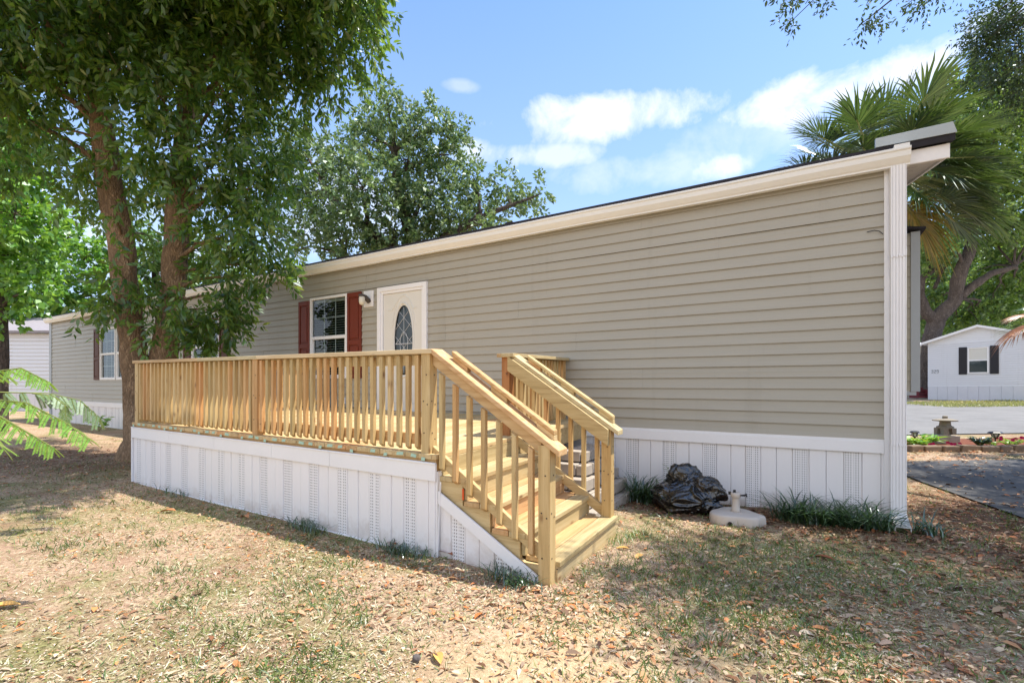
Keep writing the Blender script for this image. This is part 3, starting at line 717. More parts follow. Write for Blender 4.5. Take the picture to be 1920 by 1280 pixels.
door = None
def build_door():
    x0, x1, z0, z1 = -6.44, -5.29, 0.93, 3.11
    fr = MB(); w = .075; yo = WY - .055
    fr.box(x0, x0 + w, yo, WY + .02, z0, z1); fr.box(x1 - w, x1, yo, WY + .02, z0, z1); fr.box(x0 + w, x1 - w, yo, WY + .02, z1 - w, z1)
    w2 = w + .045
    fr.box(x0 + w, x0 + w2, yo + .018, WY + .02, z0, z1 - w); fr.box(x1 - w2, x1 - w, yo + .018, WY + .02, z0, z1 - w); fr.box(x0 + w2, x1 - w2, yo + .018, WY + .02, z1 - w2, z1 - w)
    d = MB()
    dx0, dx1, dz0, dz1 = x0 + w2 + .004, x1 - w2 - .004, z0 + .02, z1 - w2 - .004
    yd = WY - .012
    cx, cz, ra, rb = (dx0 + dx1) / 2 + .03, 2.16, .215, .60
    n = 40
    ell = lambda k, f=1.0: (cx + ra * f * cos(2 * pi * k / n), cz + rb * f * sin(2 * pi * k / n))
    # slab with an oval hole: fan of quads between the oval and the slab rectangle
    def edge(k):
        a = 2 * pi * k / n; c, s = cos(a), sin(a); tx = ((dx1 - cx) if c > 0 else (cx - dx0)) / max(abs(c), 1e-6); tz = ((dz1 - cz) if s > 0 else (cz - dz0)) / max(abs(s), 1e-6)
        t = min(tx, tz); return (cx + c * t, cz + s * t)
    corners = [(dx1, dz1), (dx0, dz1), (dx0, dz0), (dx1, dz0)]
    for k in range(n):
        a, b = ell(k), ell(k + 1); A, B = edge(k), edge(k + 1)
        pts = [a, A]
        if abs(A[0] - B[0]) > 1e-4 and abs(A[1] - B[1]) > 1e-4:
            pts.append(min(corners, key=lambda q: abs(q[0] - A[0]) + abs(q[1] - A[1]) + abs(q[0] - B[0]) + abs(q[1] - B[1])))
        pts += [B, b]; d.poly([(x, yd, z) for x, z in pts])
    o = d.build('door', M['door'], home, zh); o['label'] = 'cream front door with oval leaded glass'
    fr.build('frame', M['white'], o, zh, bevel=.004)
    r = MB()     # raised oval ring, arched moulding and lower panels
    r.tube([(x, yd - .004, z) for x, z in [ell(k, 1.06) for k in range(n + 1)]], .017, 6, cap=False)
    r.tube([(x, yd - .002, z) for x, z in [ell(k, 1.28) for k in range(2, 19)]], .009, 5)
    r.tube([(dx0 + .12, yd, 2.70), (dx0 + .2, yd, 2.685), (cx - .15, yd, 2.83), (cx - .04, yd, 2.93), (cx + .04, yd, 2.93), (cx + .15, yd, 2.83), (dx1 - .2, yd, 2.685), (dx1 - .12, yd, 2.70)], .010, 5)
    for (a, b) in ((dx0 + .11, cx - .05), (cx + .05, dx1 - .11)):
        r.tube([(a, yd, 1.08), (b, yd, 1.08), (b, yd, 1.38), (a, yd, 1.52), (a, yd, 1.08)], .010, 5)
    r.build('moulding', M['door'], o, zh)
    g = MB(); g.poly([(x, yd + .012, z) for x, z in [ell(k) for k in range(n)]]); g.build('pane', M['glass'], o, zh)
    l = MB()
    def inside(x, z): return ((x - cx) / ra) ** 2 + ((z - cz) / rb) ** 2 < .96
    def seg(x0, z0, x1, z1, r=.004):
        pts = [(x0 + (x1 - x0) * t / 40, z0 + (z1 - z0) * t / 40) for t in range(41)]; run = []
        for q in pts + [None]:
            if q and inside(*q): run.append(q)
            else:
                if len(run) > 1: l.tube([(run[0][0], yd + .006, run[0][1]), (run[-1][0], yd + .006, run[-1][1])], r, 4)
                run = []
    for i in range(-7, 8):
        if i % 2: seg(cx - .3, cz + i * .13 - .3, cx + .3, cz + i * .13 + .3); seg(cx - .3, cz + i * .13 + .3, cx + .3, cz + i * .13 - .3)
    seg(cx, cz - .6, cx, cz + .6); seg(cx - .2, cz - .06, cx + .2, cz - .06, .007)
    l.tube([(cx + .09 * cos(a), yd + .005, cz - .06 + .2 * sin(a)) for a in [2 * pi * k / 24 for k in range(25)]], .005, 4, cap=False)
    l.build('leaded_strip', M['lead'], o, zh)
    b = MB(); b.box(x0 + .05, x1 - .05, WY + .05, WY + .06, z0, z1); b.build('backing', mat_plain('teal dark room', (54, 70, 74), .8), o, zh)
    h = MB(); h.lathe([(.03, 0), (.03, .008), (.012, .012)], (0, 0, 0), 12); 
    hv = [(dx0 + .06 + v[0], yd - v[2], 1.93 + v[1]) for v in h.v]; h.v = hv
    h.tube([(dx0 + .06, yd - .01, 1.93), (dx0 + .06, yd - .05, 1.93), (dx0 + .16, yd - .055, 1.93)], .009, 6)
    h.build('handle', M['lead'], o, zh)
    t = MB(); t.box(x0, x1, WY - .09, WY - .0, z0 - .04, z0 + .019); t.build('sill', M['lead'], o, zh)
build_door()
mb = MB(); mb.box(-6.80, -6.56, WY - .035, WY - .01, 2.80, 3.09); lamp = mb.build('wall_lamp', M['white'], home, zh, bevel=.004)
mb = MB(); mb.tube([(-6.66, WY - .03, 2.90), (-6.66, WY - .08, 2.93), (-6.66, WY - .12, 2.97), (-6.67, WY - .16, 2.975)], [.05, .045, .035, .03], 10); mb.lathe([(.02, .04), (.055, .028), (.062, 0), (.05, -.01)], (-6.68, WY - .18, 2.97), 14)
mb.build('lamp_arm', M['bronze'], lamp, zh, smooth=True)
mb = MB(); mb.lathe([(.045, 0), (.055, -.03), (.053, -.10), (.04, -.14), (.015, -.15)], (-6.68, WY - .18, 2.962), 14); mb.build('lamp_shade', M['lampglass'], lamp, zh, smooth=True)
mb = MB(); mb.box(-7.39, -7.31, WY - .04, WY, 1.03, 1.15); mb.build('outlet_cover', M['white'], home, zh, bevel=.003)
mb = MB(); mb.tube([(.60, WY - .02, 2.965), (.66, WY - .03, 2.97), (.70, WY - .03, 2.955), (.73, WY - .03, 2.92)], .004, 4); mb.build('cable_stub', M['blackplastic'], home)

# ================================================================== DECK
def zd(v):
    x, y, z = v
    return (x, y, z + 0.0133 * max(0, -2.5 - x) + 0.035 * (y - 2.95))
def zdk(x, y): return 0.0133 * max(0, -2.5 - x) + 0.035 * (y - 2.95)
DX0, DX1, DY0, DY1 = -7.80, -2.47, 2.95, 6.06
deck = thing('wooden_deck', 'new yellow pine deck with railings, stairs and white skirting in front of the tan home', 'deck', (DX1, DY0, 0))
mb = MB(); x = DX0 - .02; k = 0
while x < DX1:
    w = min(.138, DX1 + .02 - x)
    y0 = 2.918 - .006 * ((k * 7) % 5) / 4
    mb.box(x, x + w, y0, DY1, .797, .835)
    x += .144; k += 1
mb.build('floor_boards', M['woodfloor'], deck, zd, bevel=.004)
mb = MB(); mb.box(DX0, DX1, 2.938, 2.976, .66, .796); mb.box(DX1 - .038, DX1, 2.978, DY1, .60, .796); mb.box(DX0, DX0 + .038, 2.978, DY1, .6, .796)
for xx in np.arange(DX0 + .4, DX1 - .2, .406): mb.box(xx, xx + .038, 2.978, DY1, .62, .796)
mb.build('joist', M['woodx'], deck, zd)
x = DX0 - .02; k = 0     # green paper tags stapled on the board ends
while x < DX1 - .1:
    if k % 7 not in (3,):
        y0 = 2.918 - .006 * ((k * 7) % 5) / 4
        a = x + .03 + .03 * ((k * 13) % 4) / 3; w = .04 + .035 * ((k * 5) % 3) / 2; tl = .008 * (((k * 11) % 5) - 2)
        zt = .803 - (.02 if k % 3 == 0 else 0)
        mb = MB(); mb.hexa([(a, y0 - .003, zt), (a + w, y0 - .003, zt + tl * .4), (a + w, y0 - .0005, zt + tl * .4), (a, y0 - .0005, zt), (a + .01, y0 - .004, zt + .026), (a + w + .006, y0 - .004, zt + .026 + tl * .4), (a + w + .006, y0 - .0005, zt + .026 + tl * .4), (a + .01, y0 - .0005, zt + .026)]); mb.build('end_tag', M['tag'], deck, zd)
    x += .144; k += 1
# skirting of the deck
mb = MB()
bot = lambda x: 0.012 * max(0, -x - 1) - 0.0133 * max(0, -2.5 - x) - .04
skirting(mb, DX0 - .01, DX1, lambda x: .64, bot, 2.932, .408, -4.784)
mb.build('skirting', [M['skirt'], M['perf']], deck, zd)
mb = MB()
cuts = [DX0 - .02, -6.78, -5.72, -4.62, -3.72, DX1 + .015]
for a, b in zip(cuts, cuts[1:]):
    mb.box(a + .002, b - .002, 2.912, 2.934, .625, .765)
    mb.box(a + .002, b - .002, 2.905, 2.93, .757, .772)
    mb.box(a + .002, b - .002, 2.914, 2.93, -.05 + bot(a) + .05, .03 + bot(a) + .02)
mb.box(DX0 - .03, DX0 - .012, 2.912, DY1, .0, .772); mb.box(DX1 + .001, DX1 + .016, 2.936, 3.0, -.05, .70)
mb.build('skirting_trim', M['white'], deck, zd, bevel=.003)
# posts
NAILS = []
def post(x, y, z0, z1, label=None, mat='woodz', notch=True):
    mb = MB(); s = .0445
    mb.box(x - s, x + s, y - s, y + s, z0, z1)
    nl = mb; nl.m = [0] * len(nl.f)
    for i, (a, b) in enumerate(((.2, .1), (.25, -.015), (.52, .02), (.55, -.02), (.80, .01))):
        zz = z0 + (z1 - z0) * a
        nl.lathe([(.006, 0), (.006, .002)], (0, 0, 0), 6)
        c = len(nl.v); nl.v[c - 12:] = [(x + b + v[0], y - s - .0005 - v[2], zz + v[1]) for v in nl.v[c - 12:]]
        nl.lathe([(.006, 0), (.006, .002)], (0, 0, 0), 6)
        c = len(nl.v); nl.v[c - 12:] = [(x + s + .0005 + v[2], y + b + v[0], zz + v[1]) for v in nl.v[c - 12:]]
    nl.m += [1] * (len(nl.f) - len(nl.m)); nl.m = [0] * 6 + [1] * (len(nl.f) - 6)
    o = nl.build('post', [M[mat], M['nail']], deck)
    if label: o['label'] = label
    return o
PY = 2.978
for px_, kk in ((-7.725, 0), (-4.945, 0), (-2.575, 0)):
    z0 = .835 + zdk(px_, PY); post(px_, PY, z0 - .05, 1.637 + zdk(px_, PY))
FY = 4.20
post(-2.575, FY, .80 + zdk(-2.5, FY), 1.637 + zdk(-2.5, FY), 'reddish brown post at the top of the stairs', 'woodred')
post(-2.80, 5.98, .80 + zdk(-2.8, 5.98), 1.637 + zdk(-2.8, 5.98)); post(-7.725, 5.98, .80 + zdk(-7.7, 5.98), 1.637 + zdk(-7.7, 5.98))
BPX = -1.50
post(BPX, 2.968, -.07, .965); post(BPX, FY, .12, .965 + .044)
# rails
capY0, capY1 = 2.918, 3.058
for a, b in ((DX0 - .01, -6.1), (-6.098, -4.9), (-4.898, -2.50)): mb = MB(); mb.box(a, b - .0, capY0, capY1, 1.637, 1.675); mb.build('rail_cap', M['woodcap'], deck, zd, bevel=.004)
def obeam(mb, p0, p1, w, h):
    """board from p0 to p1, w wide (horizontal), h thick (vertical)"""
    p0, p1 = Vector(p0), Vector(p1); t = (p1 - p0); U = t / 2; s = Vector((-t.y, t.x, 0)).normalized() * w / 2
    mb.obox((p0 + p1) / 2, U, s, Vector((0, 0, h / 2)))
mb = MB(); obeam(mb, (-2.53, FY - .09, 1.656), (-2.79, 6.06, 1.656), .14, .038); obeam(mb, (-2.66, FY - .02, 1.6565), (-2.53, FY - .02, 1.6565), .12, .036); mb.build('rail_cap', M['woody'], deck, zd, bevel=.004)
mb = MB(); obeam(mb, (-7.735, 3.06, 1.656), (-7.735, 6.06, 1.656), .14, .038); mb.build('rail_cap', M['woody'], deck, zd, bevel=.004)
for z0, z1 in ((1.545, 1.635), (.895, .985)):
    for a, b in ((-7.68, -4.99), (-4.90, -2.62)): mb = MB(); mb.box(a, b, 2.975, 3.013, z0, z1); mb.build('rail', M['woodx'], deck, zd, bevel=.004)
for z in (1.59, .94):
    for q in (((-2.60, FY + .045, z), (-2.815, 5.94, z)), ((-7.725, 3.03, z), (-7.725, 5.94, z))): mb = MB(); obeam(mb, *q, .038, .09); mb.build('rail', M['woody'], deck, zd, bevel=.004)
# balusters: one mesh, copied
def baluster_mesh(h, slope=0.0):
    s = .019; mb = MB()
    b = .028     # bevelled foot
    mb.hexa([(-s, -s, b), (s, -s, b), (s, s, 0), (-s, s, 0), (-s, -s, h + slope * s), (s, -s, h - slope * s), (s, s, h - slope * s), (-s, s, h + slope * s)])
    return mb.build('baluster', M['woodz'], deck, bevel=.003)
proto = baluster_mesh(.775); proto_used = [False]
def put_baluster(p, x, y, z, rz=0.0, rx=0.0):
    if p.get('used') is None: o = p; p['used'] = 1
    else: o = p.copy(); COL.objects.link(o); o.parent = deck
    o.location = (x - deck.location.x, y - deck.location.y, z - deck.location.z); o.rotation_euler = (rx, 0, rz)
    return o
proto.matrix_world  # origin of the mesh is its foot
for v in proto.data.vertices: v.co += deck.location
protoS = baluster_mesh(.77, .66)
for v in protoS.data.vertices: v.co += deck.location
rr = random.Random(3)
def row(p, a, b, n, y):
    for i in range(n):
        x = a + (b - a) * (i + .5) / n + rr.uniform(-.004, .004)
        put_baluster(proto, x, y, .852 + zdk(x, y) + rr.uniform(-.006, .006), rr.uniform(-.05, .05))
row(proto, -7.68, -4.99, 26, 2.955); row(proto, -4.90, -2.62, 22, 2.955)
for i in range(14):
    t = (i + .6) / 14.6; x = -2.575 + (-.225) * t + .03; y = FY + .05 + (5.93 - FY - .05) * t
    put_baluster(proto, x, y, .852 + zdk(x, y), pi / 2)
for i in range(22):
    y = 3.05 + 2.88 * (i + .5) / 22; put_baluster(proto, -7.752, y, .852 + zdk(-7.75, y), -pi / 2)
# stairs
SL = .66
capz = lambda x: 1.675 - SL * (x + 2.50)
def sloped(mb, x0, x1, yc, wy, th, dz):
    """board following the stair slope; dz is its top below the cap line"""
    a, b = capz(x0) - dz, capz(x1) - dz
    y0, y1 = yc - wy / 2, yc + wy / 2
    mb.hexa([(x0, y0, a - th), (x1, y0, b - th), (x1, y1, b - th), (x0, y1, a - th), (x0, y0, a), (x1, y0, b), (x1, y1, b), (x0, y1, a)])
for yc, side in ((2.972, 0), (FY, 1)):
    mb = MB(); sloped(mb, -2.50, -1.385, yc + .015, .14, .044, 0); mb.build('rail_cap', M['woodcap'], deck, zd, bevel=.005)
    mb = MB(); yr = yc + .017 if side == 0 else yc - .005
    if side == 0:
        sloped(mb, -2.53, BPX - .046, yr, .038, .10, .05); mb.build('rail', M['woodx'], deck, zd, bevel=.004); mb = MB(); sloped(mb, -2.53, BPX - .046, yr, .038, .10, .80)
    else:
        sloped(mb, -2.53, BPX + .03, yc - .065, .038, .15, .046); mb.build('rail', M['woodx'], deck, zd, bevel=.004); mb = MB(); sloped(mb, -2.53, BPX - .046, yr, .038, .10, .80)
    mb.build('rail', M['woodx'], deck, zd, bevel=.004)
    # grab rail on blocks
    yb = yc + .055
    mb = MB(); sloped(mb, -2.36, -1.46, yb, .062, .036, -.074); gr = mb.build('handrail', M['woodx'], deck, zd, bevel=.008)
    for xb in (-2.28, -1.92, -1.53):
        mb = MB(); sloped(mb, xb - .07, xb + .07, yb, .05, .036, -.0365); mb.build('spacer_block', M['woodx'], gr, zd, bevel=.003)
    n = 7
    for i in range(n):
        x = -2.53 + (BPX + 2.53) * (i + .85) / (n + .7)
        yy = yc - .022 if side == 0 else yc + .03
        put_baluster(protoS, x, yy, capz(x) - .05 - .79 + zdk(x, yy) - .08, rr.uniform(-.04, .04))
SY0, SY1 = 2.965, 4.27
treads = [(-2.185, .660), (-1.930, .487), (-1.672, .318)]
for i, (xe, z) in enumerate(treads):
    x0 = xe - .285
    mb = MB(); y1 = 4.235
    mb.box(x0, xe - .145, SY0, y1, z - .038, z); mb.box(xe - .139, xe, SY0, y1, z - .038, z)
    mb.build('tread', M['woody'], deck, zd, bevel=.005)
    zt = treads[i + 1][1] if i < 2 else .15
    mb = MB(); mb.box(xe - .045, xe - .018, SY0 + .03, y1 - .01, zt + .001, z - .0385); mb.build('riser', M['woody'], deck, zd, bevel=.003)
mb = MB(); mb.box(DX1 + .001, DX1 + .028, SY0 + .03, 4.235, .661, .796); mb.build('riser', M['woody'], deck, zd, bevel=.003)
mb = MB(); mb.box(-1.70, -1.565, 3.02, 4.15, .112, .15); mb.box(-1.56, -1.42, 3.014, 4.25, .112, .15); mb.build('tread', M['woody'], deck, zd, bevel=.005)
mb = MB(); mb.box(-1.472, -1.440, 3.014, 4.245, -.09, .1115); mb.build('riser', M['woody'], deck, zd, bevel=.003)
pts = [(DX1 - .03, .66 + .14)] if False else []
saw = [(-2.468, .622)]
for i, (xe, z) in enumerate(treads):
    saw += [(xe - .05, z - .04)]
    saw += [(xe - .05, (treads[i + 1][1] if i < 2 else .15) - .04)]
saw += [(-1.545, .11), (-1.545, .03), (-2.468, .545)]
for y0 in (2.975, 4.19):
    mb = MB(); mb.prism(saw, y0, y0 + .038); mb.build('stringer', M['woodx'], deck, zd)
# triangular skirting below the stringer
mb = MB()
lt = lambda x: .555 - .555 * (x + 2.468)
skirting(mb, -2.45, -1.56, lambda x: lt(x) - .07, lambda x: -.07, 2.962, .408, -2.27)
mb.build('skirting', [M['skirt'], M['perf']], deck)
mb = MB(); mb.hexa([(-2.45, 2.938, lt(-2.45) - .10), (-1.548, 2.938, lt(-1.548) - .10), (-1.548, 2.958, lt(-1.548) - .10), (-2.45, 2.958, lt(-2.45) - .10), (-2.45, 2.938, lt(-2.45)), (-1.548, 2.938, lt(-1.548)), (-1.548, 2.958, lt(-1.548)), (-2.45, 2.958, lt(-2.45))])
mb.box(-2.45, -1.56, 2.944, 2.958, -.06, .0); mb.hexa([(-2.462, 2.93, -.03), (-2.452, 2.93, -.03), (-2.452, 2.945, -.03), (-2.462, 2.945, -.03), (-2.425, 2.93, .62), (-2.418, 2.93, .62), (-2.418, 2.945, .62), (-2.425, 2.945, .62)])
mb.build('skirting_trim', M['white'], deck, bevel=.003)
mb = MB(); mb.box(-2.225, -2.213, 2.957, 2.964, .50, .585); mb.build('plastic_strip', M['orange'], deck)

# ================================================================== SMALL THINGS BY THE WALL
def blob(name, mat, centre, scale, fn, parent=None, sub=6):
    bpy.ops.mesh.primitive_ico_sphere_add(subdivisions=sub, radius=1)
    o = bpy.context.active_object; o.name = name; o.data.name = name
    off = root_off(parent)
    for v in o.data.vertices:
        q = fn(v.co.copy()); v.co = Vector((q.x * scale[0], q.y * scale[1], q.z * scale[2])) + Vector(centre) - off
    o.data.materials.append(mat); o.parent = parent
    for p in o.data.polygons: p.use_smooth = True
    return o
def crumple(seed, amp=.30, f=1.7):
    sv = Vector((seed, seed * 2.3, seed * .7))
    def fn(c):
        w = c + Vector((mnoise.noise(c * 1.1 + sv), mnoise.noise(c * 1.1 + sv * 2), mnoise.noise(c * 1.1 - sv))) * .8
        rid = lambda p: (1 - min(1, abs(mnoise.noise(p)) * 2.2))
        r = .92 + amp * mnoise.noise(c * f + sv)
        r += .13 * rid(Vector((w.x, w.y, w.z * .5)) * 1.5 + sv) ** 3 + .06 * rid(Vector((w.x, w.y * .7, w.z)) * 2.9 + sv * 3) ** 4 + .022 * rid(w * 6 + sv) ** 4
        c = c * r; c.z = max(c.z, -.66 + .05 * mnoise.noise(c * 4)); return c
    return fn
bag = blob('bin_bag', M['bag'], (-1.09, 5.60, .13), (.37, .27, .20), crumple(2.1, .22, 1.4))
tag(bag, 'crumpled shiny black plastic bag slumped against the white skirting', 'bin bag')
upper = blob('bag_neck', M['bag'], (-1.12, 5.68, .33), (.19, .14, .16), crumple(5.7, .45, 1.3), bag)
side = blob('bag_bulge', M['bag'], (-.90, 5.62, .24), (.21, .17, .15), crumple(8.3, .35, 1.3), bag)

# umbrella base
ub = thing('umbrella_base', 'beige plastic parasol base lying beside the black bag', 'umbrella base', (-.52, 5.28, 0))
mb = MB(); prof = []
ctr = Vector((-.55, 5.34, 0)); nn = 48
shape = []
for k in range(nn):
    a = 2 * pi * k / nn; r = .245 * (1 + .13 * cos(3 * a + .9) + .02 * cos(6 * a))
    if abs(((a - 5.95 + pi) % (2 * pi)) - pi) < .16: r *= .86
    shape.append((cos(a) * r, sin(a) * r * .86))
lv = [(.95, -.03), (.99, .0), (1.0, .008), (1.01, .04), (1.0, .078), (.985, .09), (.955, .098), (.92, .102), (.9, .103), (.6, .108), (.25, .112), (.10, .114)]
for s_, z in lv:
    mb.v += [(ctr.x + x * s_, ctr.y + y * s_, z) for x, y in shape]
for i in range(len(lv) - 1):
    for k in range(nn): j = (k + 1) % nn; mb.f.append((i * nn + k, i * nn + j, (i + 1) * nn + j, (i + 1) * nn + k)); mb.m.append(0)
mb.f.append(tuple((len(lv) - 1) * nn + k for k in range(nn))); mb.m.append(0)
mb.build('base_body', M['resin'], ub, smooth=True)
mb = MB(); mb.lathe([(.050, .106), (.042, .140), (.037, .17), (.033, .245), (.036, .252), (.047, .258), (.049, .30), (.040, .306), (.026, .306), (.026, .25)], ctr, 20); mb.build('tube_socket', M['resin'], ub, smooth=True)
mb = MB(); c2 = ctr + Vector((0, 0, .282)); mb.tube([c2 + Vector((.045, -.018, 0)), c2 + Vector((.085, -.034, .006)), c2 + Vector((.095, -.03, .02)), c2 + Vector((.105, -.045, -.004))], [.007, .010, .010, .006], 8); mb.build('clamp_knob', M['blackplastic'], ub)
for dx_, dy_, dz_ in ((-.01, -.02, .035), (-.056, -.01, .012)):
    mb = MB(); mb.obox(c2 + Vector((dx_, dy_, dz_)), (.012, .004, 0), (.0, .006, 0), (0, 0, .016)); mb.build('latch', M['blackplastic'], ub)
mb = MB(); mb.lathe([(.02, 0), (.02, .012)], (0, 0, 0), 10); mb.v = [(ctr.x - .03 + v[0], ctr.y - .205 - v[2], .03 + v[1]) for v in mb.v]; mb.build('drain_plug', M['blackplastic'], ub)
# old brick steps left beside the deck
bs = thing('brick_steps', 'low stack of old pale brick steps between the new stairs and the house wall', 'steps', (-2.2, 5.3, 0))
rb = random.Random(5)
for lay, (xa, xb, ya, yb) in enumerate(((-2.40, -1.75, 4.55, 5.9), (-2.40, -1.85, 4.65, 5.9), (-2.40, -1.95, 4.8, 5.9), (-2.40, -2.02, 4.95, 5.9), (-2.40, -2.08, 5.1, 5.9))):
    mb = MB(); z0 = -.02 + lay * .135
    y = ya
    while y < yb - .05:
        w = rb.uniform(.17, .23); x = xa
        while x < xb - .02:
            l = min(rb.uniform(.18, .26), xb - x); j = rb.uniform(-.012, .012)
            mb.box(x + .004, x + l - .006, y + .004 + j, min(y + w, yb) - .006 + j, z0, z0 + .118 + rb.uniform(-.008, .008)); x += l
        y += w
    mb.build('step', M['brick'], bs, bevel=.008)

# clumps of strap grass and tufts
def blade_clump(name, label, cat, spots, n, L, W, mat, group=None, lean=.6, seed=1):
    r = np.random.default_rng(seed); c = np.array(spots); idx = r.integers(0, len(c), n)
    p = c[idx] + np.stack([r.normal(0, .055, n), r.normal(0, .05, n), np.zeros(n)], 1)
    p[:, 2] = Gn(p[:, 0], p[:, 1]) - .005
    a = r.random(n) * 2 * pi; h = np.stack([np.cos(a), np.sin(a), np.zeros(n)], 1)
    ln = L * (.6 + .7 * r.random(n)); le = lean * (.5 + r.random(n)); w = np.stack([-np.sin(a), np.cos(a), np.zeros(n)], 1) * (W * (.7 + .5 * r.random(n)))[:, None] / 2
    P0 = p; up = np.array([0, 0, 1.0])
    def at(t): return P0 + h * (ln * le * t ** 1.7)[:, None] + up * (ln * (t - .42 * le * t ** 2.4))[:, None]
    q = [at(0), at(.4), at(.75), at(1.0)]
    s = [.8, 1.0, .7, .02]
    rows = [(q[i] - w * s[i], q[i] + w * s[i]) for i in range(4)]
    V = []
    faces = np.concatenate([np.stack([rows[i][0], rows[i][1], rows[i + 1][1], rows[i + 1][0]], 1) for i in range(3)], 1)  # n,12,3
    V = faces.reshape(-1, 3)
    me_o = np_mesh(name, V, 4, mat)
    # weld blades so that each blade is one island
    import bmesh
    bm = bmesh.new(); bm.from_mesh(me_o.data); bmesh.ops.remove_doubles(bm, verts=bm.verts, dist=1e-6); bm.to_mesh(me_o.data); bm.free()
    tag(me_o, label, cat, group); return me_o
gl = 'clumps of monkey grass along the house'
def gp(px, py): v = onG(px, py); return (v.x, v.y, v.z)
def line(a, b, n): return [tuple(Vector(a).lerp(Vector(b), i / max(1, n - 1))) for i in range(n)]
blade_clump('monkey_grass', 'dark strap grass clump between the stair post and the black bag', 'grass clump', line((-1.75, 5.75, 0), (-1.45, 5.65, 0), 6), 210, .36, .0135, M['liriope'], gl, .9, 1)
blade_clump('monkey_grass', 'dark strap grass clump touching the right side of the parasol base', 'grass clump', line((-.12, 5.72, 0), (.08, 5.62, 0), 5), 190, .36, .0135, M['liriope'], gl, .9, 2)
blade_clump('monkey_grass', 'widest strap grass clump midway between parasol base and downspout', 'grass clump', line((.14, 5.66, 0), (.42, 5.66, 0), 6), 210, .34, .0135, M['liriope'], gl, 1.0, 3)
blade_clump('monkey_grass', 'strap grass clump growing just left of the downspout mouth', 'grass clump', line((.46, 5.70, 0), (.68, 5.72, 0), 6), 190, .32, .013, M['liriope'], gl, 1.0, 4)
blade_clump('monkey_grass', 'small strap grass tuft at the right side of the downspout foot', 'grass clump', line((1.0, 5.78, 0), (1.06, 5.7, 0), 3), 60, .26, .012, M['liriope'], gl, 1.0, 5)
gt = 'grass tufts along the deck skirting'
blade_clump('grass_tuft', 'dark green grass tuft at the foot of the triangular stair skirting', 'grass tuft', line((-1.85, 2.86, 0), (-1.62, 2.82, 0), 5), 170, .13, .007, M['liriope'], gt, .9, 6)
blade_clump('grass_tuft', 'grass tuft against the deck skirting just left of its right corner', 'grass tuft', line((-2.95, 2.87, 0), (-2.55, 2.84, 0), 7), 190, .12, .007, M['liriope'], gt, .9, 7)
blade_clump('grass_tuft', 'grass tuft against the middle of the deck skirting', 'grass tuft', line((-4.15, 2.87, 0), (-3.75, 2.84, 0), 6), 150, .13, .007, M['liriope'], gt, .9, 8)
blade_clump('grass_tuft', 'sparse short grass tuft near the left end of the deck skirting', 'grass tuft', line((-6.9, 2.85, 0), (-6.3, 2.85, 0), 8), 60, .12, .006, M['liriope'], gt, .9, 9)
blade_clump('grass_tuft', 'green grass tuft right of the bottom stair step', 'grass tuft', line((-1.36, 4.0, 0), (-1.2, 4.45, 0), 6), 170, .10, .005, M['tuft'], gt, .9, 10)

def plant(name, label, cat, pos, n, L, W, h, mat, group=None, flowers=0, spread=.12):
    root = thing(name, label, cat, pos, group); pos = Vector(pos)
    st = MB(); pp, dd = [], []
    for i in range(max(3, n // 8)):
        a = random.random() * 2 * pi; top = pos + Vector((cos(a) * spread, sin(a) * spread, h * random.uniform(.6, 1)))
        st.tube(bend(pos - Vector((0, 0, .02)), top, 3, .1, 0), [.006, .005, .004, .003], 4)
        for k in range(8):
            t = random.uniform(.35, 1.0); q = pos.lerp(top, t); pp.append(q); b = random.random() * 2 * pi; dd.append(Vector((cos(b), sin(b), random.uniform(-.1, .7))).normalized())
    st.build('stem', M['stem'], root)
    p = np.array([tuple(q) for q in pp]); d = np.array([tuple(q) for q in dd]); m = len(p)
    V, k = leaf_faces(p, d, unit(np.array([0, 0, 1.]) + RNG.normal(size=(m, 3)) * .3), L * (.7 + .5 * RNG.random(m)), W * (.7 + .5 * RNG.random(m)), True)
    np_mesh('leaves', V, k, mat, root)
    if flowers:
        for i in range(flowers):
            f = MB(); a = random.random() * 2 * pi; c = pos + Vector((cos(a) * spread * 1.1, sin(a) * spread * 1.1, h * random.uniform(.8, 1.15)))
            for j in range(5):
                b = j * 2 * pi / 5; u = Vector((cos(b), -.5 + .3 * sin(b), sin(b))) * .035; w = Vector((-sin(b), 0, cos(b))) * .02
                f.poly([c, c + u * .6 + w, c + u, c + u * .6 - w])
            f.build('flower', M['petal'], root)
    return root
q = onG(185, 808); plant('seedling', 'light green seedling by the far end skirting of the tan home', 'plant', q, 40, .16, .10, .45, M['mimosa'], spread=.3)
q = Vector((-1.36, 5.86, 0)); plant('seedling', 'thin leafy weed standing left behind the black bag', 'plant', q, 26, .09, .022, .46, M['leaf_live'], spread=.12)

